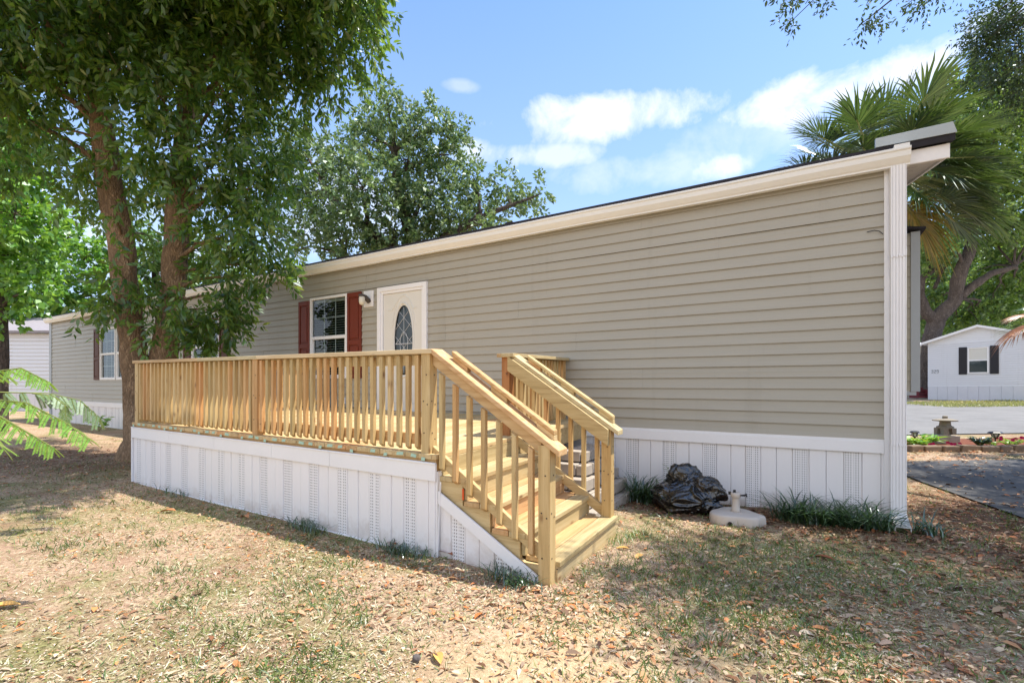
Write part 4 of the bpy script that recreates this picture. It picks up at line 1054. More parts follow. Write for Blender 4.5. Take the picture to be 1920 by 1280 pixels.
# ================================================================== FLOWER BED
bed = MB(); bx_, by_ = LD(7.3, 10.2), LD(11.6, 9.6)
sheet('soil', [(LD(7.0, 9.75), LD(13.0, 9.55), LD(13.0, 11.2), LD(7.0, 11.0))], M['litterbrown'] if False else mat_plain('red brown bark mulch', (124, 78, 60), .95, .1, .35, 16, 1.0), .03)
gs = 'edging stones along the flower bed'
rs = random.Random(9)
px0 = [(1703, 1727), (1729, 1761), (1763, 1795), (1797, 1833), (1835, 1868), (1870, 1893), (1895, 1925), (1927, 1958)]
lab = ['leftmost edging stone of the flower bed, beside the downspout', 'long edging stone, second from the left along the flower bed', 'dark edging stone below the concrete garden lantern', 'longest pale edging stone in the middle of the flower bed row', 'edging stone below the round green shrub', 'short dark edging stone below the black solar light', 'dark edging stone below the magenta flowers', 'edging stone at the right end of the row']
for (a, b), lb in zip(px0, lab):
    d = 9.62 - .0011 * (a - 1700); zz = .09; pa, pb = Rv * ((a - 960) / F * d) + Fv * d, Rv * ((b - 960) / F * d) + Fv * d
    c = (pa + pb) / 2; c.z = G(c.x, c.y) + .055; U = (pb - pa) / 2
    mb = MB()
    mb.obox(c, U * .97, Fv * .085, Vector((0, 0, .075 + rs.uniform(-.01, .012))))
    o = mb.build('edging_stone', M['stone'], bevel=.02)
    for v in o.data.vertices: v.co += Vector((rs.uniform(-.012, .012), rs.uniform(-.012, .012), rs.uniform(-.012, .012)))
    tag(o, lb, 'stone', gs)
c = P(1772, 812, 10.5); c.z = G(c.x, c.y) + .03
lt_ = thing('stone_lantern', 'small concrete pagoda lantern standing in the flower bed', 'garden lantern', c)
S = 10.5 / F
mb = MB()
for k, (dx, w, hh) in enumerate(((-11, 13, 8), (8, 11, 7))): mb.obox(c + Rv * dx * S + Vector((0, 0, hh * S)), Rv * w * S, Fv * .12, Vector((0, 0, hh * S)))
mb.build('plinth', M['brick'], lt_, bevel=.008)
z = c.z + 16 * S
for sx in (-1, 1):
    for sy in (-1, 1):
        mb = MB(); mb.hexa([c + Rv * (sx * 8.5 - 3.5) * S + Fv * (sy * .085 - .035) + Vector((0, 0, z - c.z)), c + Rv * (sx * 8.5 + 3.5) * S + Fv * (sy * .085 - .035) + Vector((0, 0, z - c.z)), c + Rv * (sx * 8.5 + 3.5) * S + Fv * (sy * .085 + .035) + Vector((0, 0, z - c.z)), c + Rv * (sx * 8.5 - 3.5) * S + Fv * (sy * .085 + .035) + Vector((0, 0, z - c.z)),
                 c + Rv * (sx * 7 - 4.5) * S + Fv * (sy * .08 - .05) + Vector((0, 0, z - c.z + 12 * S)), c + Rv * (sx * 7 + 4.5) * S + Fv * (sy * .08 - .05) + Vector((0, 0, z - c.z + 12 * S)), c + Rv * (sx * 7 + 4.5) * S + Fv * (sy * .08 + .05) + Vector((0, 0, z - c.z + 12 * S)), c + Rv * (sx * 7 - 4.5) * S + Fv * (sy * .08 + .05) + Vector((0, 0, z - c.z + 12 * S))]); mb.build('leg', M['lantern'], lt_)
mb = MB(); mb.lathe([(.11, 10 * S), (.155, 12 * S), (.15, 15 * S), (.12, 16 * S), (.105, 17 * S), (.095, 24 * S)], (c.x, c.y, z), 8); mb.build('body', M['lantern'], lt_)
mb = MB(); mb.lathe([(.09, 24 * S), (.215, 25.2 * S), (.22, 27 * S), (.12, 29 * S), (.05, 30 * S)], (c.x, c.y, z), 24); rf = mb.build('roof', M['lantern'], lt_)
mb = MB(); mb.lathe([(.04, 29.5 * S), (.05, 31 * S), (.048, 34 * S), (.03, 35 * S)], (c.x, c.y, z), 12); mb.build('finial', M['lantern'], rf)
def solar(px, py, d, wide, label, dark):
    c = P(px, py, d); c.z = G(c.x, c.y) + .02
    r = thing('solar_light', label, 'garden light', c, 'solar lights in the flower bed'); s = wide
    h = .27
    mb = MB(); mb.tube([c, c + Vector((0, 0, h - .09))], [.012, .012], 8); mb.lathe([(.012, 0), (.04, .03), (.045, .035)], c + Vector((0, 0, h - .11)), 10); mb.build('stake', M['blackplastic'], r)
    mb = MB()
    for k in range(6): a = k * pi / 3; mb.tube([c + Vector((cos(a) * .045, sin(a) * .045, h - .08)), c + Vector((cos(a) * s * .6, sin(a) * s * .6, h))], .006, 4)
    mb.build('cage', M['blackplastic'], r)
    mb = MB(); mb.lathe([(.042, h - .075), (s * .55, h)], c, 10); mb.build('lens', M['clear'], r)
    mb = MB(); mb.lathe([(s, h), (s * 1.02, h + .012), (s * .75, h + .035), (s * .4, h + .04)], c, 6); mb.build('cap', M['blackplastic'], r)
solar(1715, 818, 10.3, .085, 'small solar light among hosta leaves at the left of the flower bed', 0)
solar(1866, 838, 10.0, .125, 'wide black solar light in front of the magenta flowers', 1)
def bedplant(px, py, d, **k): c = P(px, py, d); c.z = G(c.x, c.y) + .03; return plant(pos=c, **k)
bedplant(1712, 818, 10.0, name='hosta', label='broad leaved green hosta at the left end of the flower bed', cat='plant', n=70, L=.2, W=.07, h=.2, mat=M['mimosa'], spread=.2)
bedplant(1741, 815, 10.3, name='hosta', label='spreading hosta left of the concrete lantern', cat='plant', n=60, L=.22, W=.06, h=.18, mat=M['mimosa'], spread=.2)
bedplant(1838, 836, 10.0, name='shrub', label='low dark green shrub between lantern and black solar light', cat='shrub', n=300, L=.09, W=.03, h=.2, mat=M['liriope'], spread=.17)
bedplant(1858, 838, 9.9, name='petunia', label='light green petunia seedling under the black solar light', cat='flower', n=70, L=.07, W=.04, h=.12, mat=M['mimosa'], spread=.14)
bedplant(1897, 838, 9.9, name='petunia', label='petunia with magenta blooms right of the black solar light', cat='flower', n=140, L=.07, W=.04, h=.16, mat=M['mimosa'], flowers=7, spread=.2)
bedplant(1790, 836, 9.9, name='petunia', label='small magenta petunia just above the edging stones below the lantern', cat='flower', n=40, L=.06, W=.03, h=.08, mat=M['mimosa'], flowers=4, spread=.1)
bedplant(1735, 834, 9.9, name='petunia', label='dark magenta petunia near the left edging stones', cat='flower', n=40, L=.06, W=.03, h=.08, mat=M['mimosa'], flowers=6, spread=.12)

# ================================================================== NEIGHBOURING HOMES
def box_home(label, corner, D, N, width, depth, zb, skirt_h, wall_h, rise, gable=True, roofmat='white', sidm='nsiding', over=.25, lap=.115):
    """corner = left front corner, D along the front to the right, N outward normal (horizontal)"""
    root = thing('mobile_home', label, 'mobile home', (corner.x, corner.y, zb))
    B = -N
    def pt(a, b, z): q = corner + D * a + B * b; return (q.x, q.y, z)
    z0, z1 = zb + skirt_h, zb + skirt_h + wall_h
    mb = MB(); n = int(round(wall_h / lap)); h = wall_h / n
    for i in range(n):
        a, b = z0 + i * h, z0 + (i + 1) * h
        pr = lap * .3; mb.poly([pt(0, -pr, a), pt(width, -pr, a), pt(width, -.004, b), pt(0, -.004, b)]); mb.poly([pt(0, -pr + .004, a + lap * .2), pt(width, -pr + .004, a + lap * .2), pt(width, -pr + .004, a), pt(0, -pr + .004, a)]); mb.poly([pt(0, -pr + .004, a), pt(width, -pr + .004, a), pt(width, -pr, a), pt(0, -pr, a)])
        mb.poly([pt(0, depth, a), pt(0, 0, a), pt(0, 0, b), pt(0, depth, b)]); mb.poly([pt(width, 0, a), pt(width, depth, a), pt(width, depth, b), pt(width, 0, b)])
    if gable:
        m = int(rise / h) + 1
        for i in range(m):
            a, b = z1 + i * h, min(z1 + (i + 1) * h, z1 + rise); fa, fb = (a - z1) / rise * width / 2, (b - z1) / rise * width / 2
            mb.poly([pt(fa, -.016, a), pt(width - fa, -.016, a), pt(width - fb, 0, b), pt(fb, 0, b)]); mb.poly([pt(fa, 0, a), pt(width - fa, 0, a), pt(width - fa, -.016, a), pt(fa, -.016, a)])
    mb.build('wall', M[sidm], root)
    mb = MB(); n = int(width / .4)
    for i in range(n):
        a, b = width * i / n, width * (i + 1) / n; e = .012
        mb.poly([pt(a + e, -.03, zb - .4), pt(b - e, -.03, zb - .4), pt(b - e, -.03, z0), pt(a + e, -.03, z0)])
        for u, v in ((a, a + e), (b - e, b)): mb.poly([pt(u, -.03 if u > a else -.01, zb - .4), pt(v, -.03 if v < b else -.01, zb - .4), pt(v, -.03 if v < b else -.01, z0), pt(u, -.03 if u > a else -.01, z0)])
    mb.poly([pt(0, depth, zb - .4), pt(0, -.01, zb - .4), pt(0, -.01, z0), pt(0, depth, z0)]); mb.poly([pt(width, -.01, zb - .4), pt(width, depth, zb - .4), pt(width, depth, z0), pt(width, -.01, z0)])
    mb.build('skirting', M['nskirt'], root)
    mb = MB(); th = .12
    if gable:
        for s in (0, 1):
            e, r = (-over, width / 2) if s == 0 else (width + over, width / 2)
            ze = z1 - rise * over / (width / 2)
            mb.hexa([pt(e, -over, ze), pt(r, -over, z1 + rise), pt(r, depth, z1 + rise), pt(e, depth, ze), pt(e, -over, ze + th), pt(r, -over, z1 + rise + th), pt(r, depth, z1 + rise + th), pt(e, depth, ze + th)])
    else:
        for (b0, b1) in ((-over, depth / 2), (depth + over, depth / 2)):
            mb.hexa([pt(-over, b0, z1), pt(width + over, b0, z1), pt(width + over, b1, z1 + rise), pt(-over, b1, z1 + rise), pt(-over, b0, z1 + th), pt(width + over, b0, z1 + th), pt(width + over, b1, z1 + rise + th), pt(-over, b1, z1 + rise + th)])
    mb.build('roof', M[roofmat], root)
    return root, pt, z0, z1
def home_window(root, pt, a0, a1, z0, z1, shut=None):
    mb = MB()
    def bx(u0, u1, v0, v1, za, zb): mb.hexa([pt(u0, v1, za), pt(u1, v1, za), pt(u1, v0, za), pt(u0, v0, za), pt(u0, v1, zb), pt(u1, v1, zb), pt(u1, v0, zb), pt(u0, v0, zb)])
    w = .06; zm = (z0 + z1) / 2
    bx(a0, a0 + w, -.03, -.07, z0, z1); bx(a1 - w, a1, -.03, -.07, z0, z1); bx(a0 + w, a1 - w, -.03, -.07, z0, z0 + w); bx(a0 + w, a1 - w, -.03, -.07, z1 - w, z1); bx(a0 + w, a1 - w, -.03, -.07, zm - .03, zm + .03)
    win = mb.build('window', M['white'], root)
    mb = MB(); mb.poly([pt(a0 + w, -.045, z0 + w), pt(a1 - w, -.045, z0 + w), pt(a1 - w, -.045, zm), pt(a0 + w, -.045, zm)]); mb.build('pane', M['glass'], win)
    mb = MB(); mb.poly([pt(a0 + w, -.04, z0 + w), pt(a1 - w, -.04, z0 + w), pt(a1 - w, -.04, zm), pt(a0 + w, -.04, zm)]); mb.build('screen', mat_plain('grey screen', (120, 122, 126), .7), win)
    mb = MB(); mb.poly([pt(a0 + w, -.045, zm), pt(a1 - w, -.045, zm), pt(a1 - w, -.045, z1 - w), pt(a0 + w, -.045, z1 - w)]); mb.build('blind', M['blind'], win)
    if shut:
        for (u0, u1) in ((a0 - .37, a0 - .04), (a1 + .04, a1 + .37)):
            mb = MB(); bx(u0, u1, -.02, -.06, z0 - .04, z1 + .04)
            for zz in (z0 + .05, zm, z1 - .1): bx(u0 + .02, u1 - .02, -.06, -.068, zz, zz + .05)
            mb.build('shutter', M[shut], root)
D1 = Vector((.866, -.5, 0)); N1 = Vector((-.5, -.866, 0))
c = P(1740, 748, 27); zb = c.z
nh, pt, z0, z1 = box_home('small white mobile home with black shutters across the road', c, D1, N1, 4.3, 14, zb, .72, 2.42, .68)
home_window(nh, pt, 1.72, 2.55, 2.2, 3.58, 'shutterblack')
def seg_digits(text, pt, a, z, h, root):
    SEG = {'3': 'abgcd', '2': 'abged', '9': 'abcdfg'}; mb = MB(); w = h * .55; t = h * .13
    for i, ch in enumerate(text):
        o = a + i * w * 1.45
        R = {'a': (0, w, h - t, h), 'b': (w - t, w, h / 2, h), 'c': (w - t, w, 0, h / 2), 'd': (0, w, 0, t), 'e': (0, t, 0, h / 2), 'f': (0, t, h / 2, h), 'g': (0, w, h / 2 - t / 2, h / 2 + t / 2)}
        for s in SEG[ch]:
            u0, u1, v0, v1 = R[s]; mb.poly([pt(o + u0, -.03, z + v0), pt(o + u1, -.03, z + v0), pt(o + u1, -.03, z + v1), pt(o + u0, -.03, z + v1)])
    mb.build('house_number', M['blackplastic'], root)
seg_digits('329', pt, .16, zb + .72 + .75, .15, nh)
c = P(-190, 766, 22); c2 = P(118, 766, 22)
lh, pt, z0, z1 = box_home('pale grey white mobile home at the far left behind the tree trunk', c, Rv, -Fv, (c2 - c).length, 5, .42, .78, 2.72, 1.0, False, 'greyshingle', 'nsiding', lap=.17)
c = P(1690, 720, 38); c2 = P(1737, 720, 38)
fh, pt, z0, z1 = box_home('cream mobile home far behind the tan home, glimpsed left of the oak trunk', c, Rv, -Fv, (c2 - c).length, 5, c.z - .5, .9, 2.6, .7, False, 'white', 'siding')
# steps, bin, hanging basket by the far homes
st = thing('wooden_steps', 'dark red painted steps beside the white home across the road', 'steps', P(1729, 746, 27.5))
cc = st.location
for i in range(4):
    mb = MB(); mb.obox(Vector(cc) + Vector((0, 0, .08 + i * .16)) + Fv * (i * .14), Rv * (.34 - i * .02), Fv * .16, Vector((0, 0, .05))); mb.build('step', M['redpaint'], st)
mb = MB()
for sx in (-.3, .3): mb.obox(Vector(cc) + Rv * sx + Fv * .2 + Vector((0, 0, .25)), Rv * .03, Fv * .3, Vector((0, 0, .25)))
mb.build('stringer', M['redpaint'], st)
c = P(1724, 732, 34); mb = MB(); mb.lathe([(.26, 0), (.32, .55), (.35, .56), (.35, .6), (.28, .6), (.24, .1)], c, 16); tag(mb.build('tub', M['blueplastic'], smooth=True), 'blue plastic tub beside the red steps', 'tub')
c = P(1728, 706, 33)
hb = thing('hanging_basket', 'flower basket hanging from the eave of the far cream home', 'hanging basket', c)
mb = MB(); mb.lathe([(.12, -.12), (.26, .06), (.27, .12), (.2, .12), (.1, 0)], c, 14); mb.build('pot', M['blackplastic'], hb, smooth=True)
mb = MB()
for k in range(3): a = k * 2.1; mb.tube([c + Vector((cos(a) * .25, sin(a) * .25, .12)), c + Vector((0, 0, .8))], .01, 4)
mb.build('hanger', M['blackplastic'], hb)
p = np.array(c) + RNG.normal(size=(260, 3)) * np.array([.2, .2, .08]) + np.array([0, 0, .18]); V, k = leaf_faces(p, rdir(260), rdir(260), np.full(260, .13), np.full(260, .07)); np_mesh('flower', V, k, mat_leaf('dull red basket flowers', [(150, 60, 70), (90, 110, 50), (120, 60, 60), (70, 90, 40)]), hb)

# ================================================================== TREES
def tp(px, py, d, r): v = P(px, py, d); return (v.x, v.y, v.z, r)
near_cl = [(372, 612, 34, 8.3), (352, 560, 36, 8.2), (405, 640, 26, 8.4), (215, 405, 30, 7.9), (238, 520, 36, 7.9), (188, 300, 22, 7.9), (60, 60, 130, 7.5), (180, 40, 130, 7.8), (320, 60, 140, 8.2), (450, 60, 130, 8.2), (560, 50, 105, 8.1), (645, 45, 85, 8.2), (690, 15, 50, 8.2), (620, 130, 70, 8.3), (540, 140, 90, 8.3), (420, 170, 100, 8.0), (300, 180, 85, 7.8), (100, 140, 80, 7.6), (15, 150, 70, 7.5), (205, 130, 60, 7.6),
    (320, 280, 90, 7.9), (430, 290, 95, 8.1), (510, 250, 70, 8.4), (285, 330, 55, 8.2), (400, 370, 75, 8.1), (480, 350, 75, 8.3), (150, 275, 45, 8.0), (135, 330, 30, 7.9), (90, 240, 35, 8.0), (530, 330, 40, 8.5),
    (400, 450, 55, 8.4), (445, 440, 70, 8.2), (275, 440, 34, 9.4), (490, 500, 52, 8.4), (420, 520, 60, 8.3), (265, 560, 40, 7.9), (205, 560, 42, 7.7), (170, 580, 28, 7.7), (375, 580, 45, 8.3), (425, 600, 38, 8.4), (395, 640, 26, 8.4), (300, 612, 28, 8.0), (520, 470, 36, 8.5), (390, 620, 40, 8.5), (405, 585, 34, 8.6), (160, 375, 28, 8.1), (450, 560, 40, 8.4)]
near = pxclumps(near_cl, .35)
near += [(Vector((random.uniform(-12.5, -5.0), random.uniform(2.8, 5.2), random.uniform(8.2, 10.2))), random.uniform(.9, 1.4)) for _ in range(14)]
near += [(Vector(q[:3]), q[3]) for q in ((-6.4, 4.8, 7.7, .9), (-7.4, 4.2, 7.6, .9), (-8.4, 4.4, 8.0, 1.0), (-9.4, 4.6, 8.4, 1.0), (-4.9, 3.1, 7.0, .8), (-5.6, 2.9, 7.2, .9), (-6.4, 3.2, 7.4, .9), (-7.2, 2.9, 7.6, 1.0), (-8.2, 3.0, 8.0, 1.0), (-9.2, 3.2, 8.4, 1.0), (-5.2, 4.0, 7.6, .8), (-6.2, 4.2, 8.2, .9), (-10.4, 3.0, 8.4, 1.1), (-11.4, 3.4, 8.4, 1.1))]
near += [(Vector((x, y, z)), r) for x, y, z, r in ((-10.5, 1.6, 6.6, 1.2), (-12.6, 2.4, 6.2, 1.3), (-12.8, 4.4, 6.0, 1.2), (-11.4, 2.0, 7.4, 1.3), (-9.2, 1.7, 7.2, 1.1))]
def caster(gx, gy, h, r): return (Vector((gx + .38 * h, gy + .22 * h, h)), r)   # leaf mass whose shadow falls at gx, gy
near += [caster(*q) for q in ((-8.3, 2.6, 7.5, .75), (-7.6, 2.1, 7.3, .7), (-8.8, 1.9, 7.6, .8), (-9.6, 2.8, 7.7, .8), (-8.4, 3.1, 7.4, .5), (-8.3, 1.5, 7.7, .7), (-9.8, 1.8, 7.9, .9), (-10.8, 2.4, 7.9, .9), (-11.8, 1.8, 8, 1.0), (-12.6, 3.0, 8, 1.0), (-9.0, 3.4, 7.6, .7))]
bz = G(-10.3, 3.85)
tree('shade_tree', 'big two stemmed tree with drooping dark green leaves at the left end of the deck',
     [[(-10.16, 3.92, bz - .1, .36), (-10.10, 3.92, bz + .35, .26), tp(254, 760, 8.6, .215), tp(251, 640, 8.5, .20), tp(228, 480, 8.3, .195), tp(205, 330, 8.2, .185), tp(186, 220, 8.1, .165), tp(150, 20, 8.0, .12), tp(120, -200, 8.0, .06)],
      [(-10.0, 4.08, bz - .1, .26), tp(285, 780, 8.8, .22), tp(310, 660, 8.75, .215), tp(325, 545, 8.7, .20), tp(334, 410, 8.6, .195), tp(345, 260, 8.6, .15), tp(352, 90, 8.6, .11), tp(365, -200, 8.6, .05)],
      [tp(348, 130, 8.6, .10), tp(385, 50, 8.4, .08), tp(460, 15, 8.2, .065), tp(560, 10, 8.2, .04)]],
     near, M['leaf_near'], M['bark'], 112, 17, .14, .050, .38, .6, True, shell=2.0, limb_r=.03, every=9)
oak_cl = [(725, 195, 40, 17), (700, 225, 35, 17), (800, 230, 50, 17), (850, 235, 30, 17), (700, 265, 55, 17), (625, 290, 62, 17), (765, 300, 72, 16.5), (680, 350, 72, 16.5), (840, 290, 45, 17), (600, 375, 62, 17), (800, 370, 70, 16.5), (880, 340, 42, 17), (900, 395, 50, 17), (950, 350, 32, 17), (985, 372, 30, 17), (1015, 355, 16, 17), (1000, 390, 20, 17), (850, 430, 50, 17), (740, 430, 70, 16.5), (650, 445, 55, 17), (560, 330, 50, 17), (580, 430, 45, 17), (720, 470, 40, 17), (930, 430, 25, 17), (620, 480, 22, 17.5), (800, 450, 45, 17), (540, 260, 40, 17.5), (545, 470, 28, 18), (500, 400, 40, 18)]
ob = P(760, 735, 18); obz = G(ob.x, ob.y)
tree('oak_tree', 'grey green oak tree rising behind the middle of the tan home', [[(ob.x, ob.y, obz, .45), tp(765, 560, 18, .36), tp(775, 450, 17.5, .28), tp(745, 350, 17.2, .17), tp(735, 240, 17, .08)], [tp(770, 500, 17.8, .22), tp(840, 440, 17.2, .16), tp(920, 400, 17, .10), tp(1010, 365, 17, .03)], [tp(770, 500, 17.8, .2), tp(690, 430, 17.2, .15), tp(620, 370, 17, .1), tp(580, 300, 17, .04)], [tp(650, 640, 18, .15), tp(655, 520, 17.5, .12), tp(640, 450, 17.2, .07)]],
     pxclumps(oak_cl, .9), M['leaf_oak'], M['barkdark'], 95, 14, .17, .085, .42, .12, False, limb_r=.06, shell=2.0, every=8)
gb = 'background trees left of the tan home'
def left_tree(label, px, d, cl, mat, L, W, dens, nl, tr=.16, name='maple_tree', top=300, bark='barkdark', droop=.3):
    b = P(px, 735, d); bzz = G(b.x, b.y)
    return tree(name, label, [[(b.x, b.y, bzz - .1, tr * 1.25), tp(px + 1, 640, d, tr), tp(px + 4, 480, d, tr * .75), tp(px + 8, top, d, tr * .3)]], pxclumps(cl, .8), mat, M[bark], dens, nl, L, W, .35, droop, False, gb, shell=2.0, limb_r=.04)
left_tree('maple with a dark trunk standing in front of the pale grey white home', 2, 13, [(10, 230, 55, 12.5), (45, 260, 45, 12.5), (10, 320, 50, 13), (50, 345, 45, 12.6), (30, 400, 60, 12.6), (75, 430, 40, 12.6), (20, 470, 55, 12.6), (65, 490, 45, 12.4), (25, 535, 45, 12.4), (60, 550, 30, 12.6), (-40, 420, 60, 13), (-50, 520, 60, 13), (-60, 300, 70, 13), (10, 600, 18, 12.4)], M['leaf_bright'], .17, .13, 105, 13, .13)
left_tree('bright green tree behind the far left roof', 100, 26, [(130, 440, 45, 25), (165, 490, 45, 25), (110, 545, 45, 25), (180, 555, 45, 25), (205, 470, 40, 25), (70, 560, 40, 25), (145, 590, 40, 25), (90, 480, 36, 25), (60, 600, 30, 25), (215, 530, 36, 25), (30, 590, 34, 25), (120, 400, 18, 25)], M['leaf_bright'], .24, .19, 36, 13, .2, top=430)
left_tree('mid green tree showing between the two stems of the shade tree', 290, 30, [(250, 500, 50, 29), (300, 470, 50, 29), (340, 520, 45, 29), (270, 560, 45, 29), (320, 580, 45, 29), (390, 540, 45, 29), (430, 500, 40, 29), (460, 550, 40, 29), (240, 430, 35, 29), (370, 470, 35, 29)], M['leaf_far'], .28, .2, 30, 13, .25, name='broadleaf_tree', top=450)
# live oak across the road, with its bent limbs
lo = [(1740, 480, 36, 28), (1772, 440, 42, 28), (1850, 440, 50, 29), (1900, 420, 46, 28), (1882, 500, 42, 30), (1862, 560, 36, 31), (1912, 560, 42, 31), (1800, 600, 30, 33), (1765, 560, 26, 33), (1832, 600, 28, 33), (1722, 600, 24, 33), (1735, 540, 24, 33), (1885, 605, 28, 33), (1860, 310, 52, 28), (1905, 330, 52, 28), (1820, 250, 50, 27), (1880, 220, 62, 27), (1800, 195, 40, 27), (1762, 195, 26, 27), (1905, 150, 50, 27), (1830, 370, 40, 28), (1780, 340, 40, 28), (1740, 400, 30, 28), (1850, 140, 34, 27), (1940, 480, 50, 29), (1950, 300, 60, 28), (1960, 400, 60, 28), (1715, 470, 20, 30), (1820, 520, 24, 33), (1700, 540, 30, 34), (1735, 330, 40, 31), (1790, 290, 44, 31), (1850, 380, 50, 32), (1905, 250, 50, 31), (1760, 260, 34, 31), (1845, 200, 44, 29), (1900, 480, 50, 33), (1930, 200, 50, 29), (1805, 150, 26, 28), (1700, 400, 34, 33), (1820, 300, 40, 31)]
lb = P(1741, 748, 29)
tree('live_oak', 'live oak with thick forked trunk beside the white home across the road', [[(lb.x, lb.y, lb.z - .3, .55), tp(1741, 700, 29, .42), tp(1746, 640, 29, .42), tp(1756, 600, 29, .46), tp(1790, 562, 28.5, .36), tp(1803, 505, 28, .34), tp(1816, 475, 28, .30), tp(1826, 430, 28, .2), tp(1850, 330, 28, .12)], [tp(1754, 603, 29, .36), tp(1736, 585, 29, .3), tp(1724, 550, 29, .22), tp(1730, 520, 29, .17), tp(1760, 500, 29, .1)], [tp(1800, 555, 28.4, .27), tp(1830, 532, 28, .22), tp(1860, 512, 28, .18), tp(1905, 500, 28, .12)], [tp(1752, 540, 29, .1), tp(1768, 505, 29, .08), tp(1790, 480, 29, .05)]],
     pxclumps(lo, 1.2), M['leaf_live'], M['barkdark'], 44, 14, .26, .14, .6, .12, False, limb_r=.05, shell=2.0, every=8)
gf = 'far trees behind the white home'
for i, (px, d, lbl) in enumerate(((1720, 52, 'far tree mass left of the oak fork'), (1800, 55, 'far tree mass seen under the oak limbs above the white roof'), (1890, 50, 'far tree mass behind the white home'))):
    b = P(px, 735, d); bzz = G(b.x, b.y)
    tree('broadleaf_tree', lbl, [[(b.x, b.y, bzz, .4), tp(px, 640, d, .3), tp(px, 540, d, .12)]], pxclumps([(px + random.uniform(-45, 45), y, 42, d) for y in (690, 660, 640, 620, 600, 580, 560, 540, 500, 470)], 2), M['leaf_far'], M['barkdark'], 16, 12, .5, .32, .7, .1, False, gf, twigs=False, shell=2.0)
# near live oak reaching in from the right
dk = [(1850, 40, 44, 8.5), (1905, 130, 50, 8.2), (1885, 75, 50, 8.2), (1870, 150, 26, 8.4), (1910, 170, 40, 8.3), (1875, 110, 30, 8.8), (1862, 55, 50, 8.5), (1900, 100, 55, 8.5), (1856, 115, 32, 8.5), (1893, 175, 34, 8.5), (1912, 30, 55, 8.5), (1875, 20, 40, 8.5), (1905, 205, 22, 8.6), (1835, 90, 18, 8.4), (1848, 150, 20, 8.5)]
sp = [(1488, 12, 26, 6.6), (1482, 42, 13, 6.6), (1510, 8, 14, 6.6), (1650, 8, 24, 6.4), (1632, 32, 17, 6.4), (1614, 46, 9, 6.4), (1706, 4, 8, 6.4), (1440, -6, 14, 6.6), (1560, -15, 20, 6.5), (1760, -25, 40, 7)]
near2 = pxclumps(dk, .3) + pxclumps(sp, .1)
shade = [(2.3, 5.2, 6.3, .62), (1.7, 4.7, 6.4, .4), (3.1, 5.8, 6.2, .62), (3.9, 5.3, 6.6, .7), (3.3, 4.7, 6.5, .45), (4.6, 6.3, 6.4, .8), (2.5, 6.3, 6.8, .35), (3.6, 6.9, 6.4, .6), (4.4, 8.2, 6.6, .8), (5.2, 9.4, 6.5, .9), (4.9, 10.8, 6.6, .9), (6.1, 12.0, 6.5, 1.0), (5.9, 7.6, 6.8, .9), (6.9, 9.8, 6.8, 1.1), (7.9, 11.5, 6.8, 1.1), (1.5, 5.45, 6.6, .26), (2.9, 6.6, 6.6, .35), (7.5, 13.8, 6.8, 1.0), (5.4, 5.2, 6.8, .8), (2.2, 4.2, 6.6, .3), (3.9, 4.4, 6.6, .4), (4.2, 7.2, 7.5, .7), (6.5, 6.2, 7.2, .9)]
near2 += [(Vector(q[:3]), q[3]) for q in shade]
near2 += [(Vector((q[0] + random.uniform(-.2, .25), q[1] + random.uniform(-.25, .25), q[2] + .5)), q[3] * .85) for q in shade]
near2 += [(Vector((q[0] + random.uniform(-.25, .25), q[1] + random.uniform(-.25, .25), q[2] + 1.0)), q[3] * .8) for q in shade[:13]]
near2 += [caster(*LD(*q), 6.9, r_) for q, r_ in (((6.4, 7.0), .55), ((7.2, 7.8), .6), ((6.9, 6.1), .6), ((7.9, 6.9), .6), ((8.6, 7.6), .7), ((7.4, 5.3), .6), ((8.3, 5.8), .6), ((6.2, 5.9), .45), ((9.4, 6.6), .7), ((6.7, 8.2), .4))]
near2 += [caster(*q) for q in ((.55, 4.6, 4.1, .36), (.85, 4.15, 4.0, .42), (1.25, 3.6, 4.0, .45), (1.55, 4.5, 4.2, .42), (1.0, 3.1, 3.9, .36), (1.5, 2.9, 4.0, .4), (-.55, 4.35, 6.7, .5), (0.05, 3.95, 6.5, .5), (-.15, 4.7, 6.8, .45), (.5, 3.5, 6.4, .45), (1.9, 5.6, 4.6, .5), (1.6, 6.6, 4.8, .45), (2.1, 7.2, 5.0, .45))]
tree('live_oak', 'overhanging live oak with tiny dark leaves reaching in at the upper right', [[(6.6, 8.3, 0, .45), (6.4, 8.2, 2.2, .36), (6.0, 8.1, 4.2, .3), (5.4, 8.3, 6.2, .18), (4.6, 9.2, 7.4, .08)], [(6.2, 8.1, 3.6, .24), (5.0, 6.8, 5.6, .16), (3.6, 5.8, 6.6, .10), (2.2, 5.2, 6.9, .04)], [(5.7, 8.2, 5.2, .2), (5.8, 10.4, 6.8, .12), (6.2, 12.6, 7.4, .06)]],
     near2, M['leaf_dark'], M['barkdark'], 330, 14, .066, .028, .30, .35, False, limb_r=.022, shell=1.7, every=12)

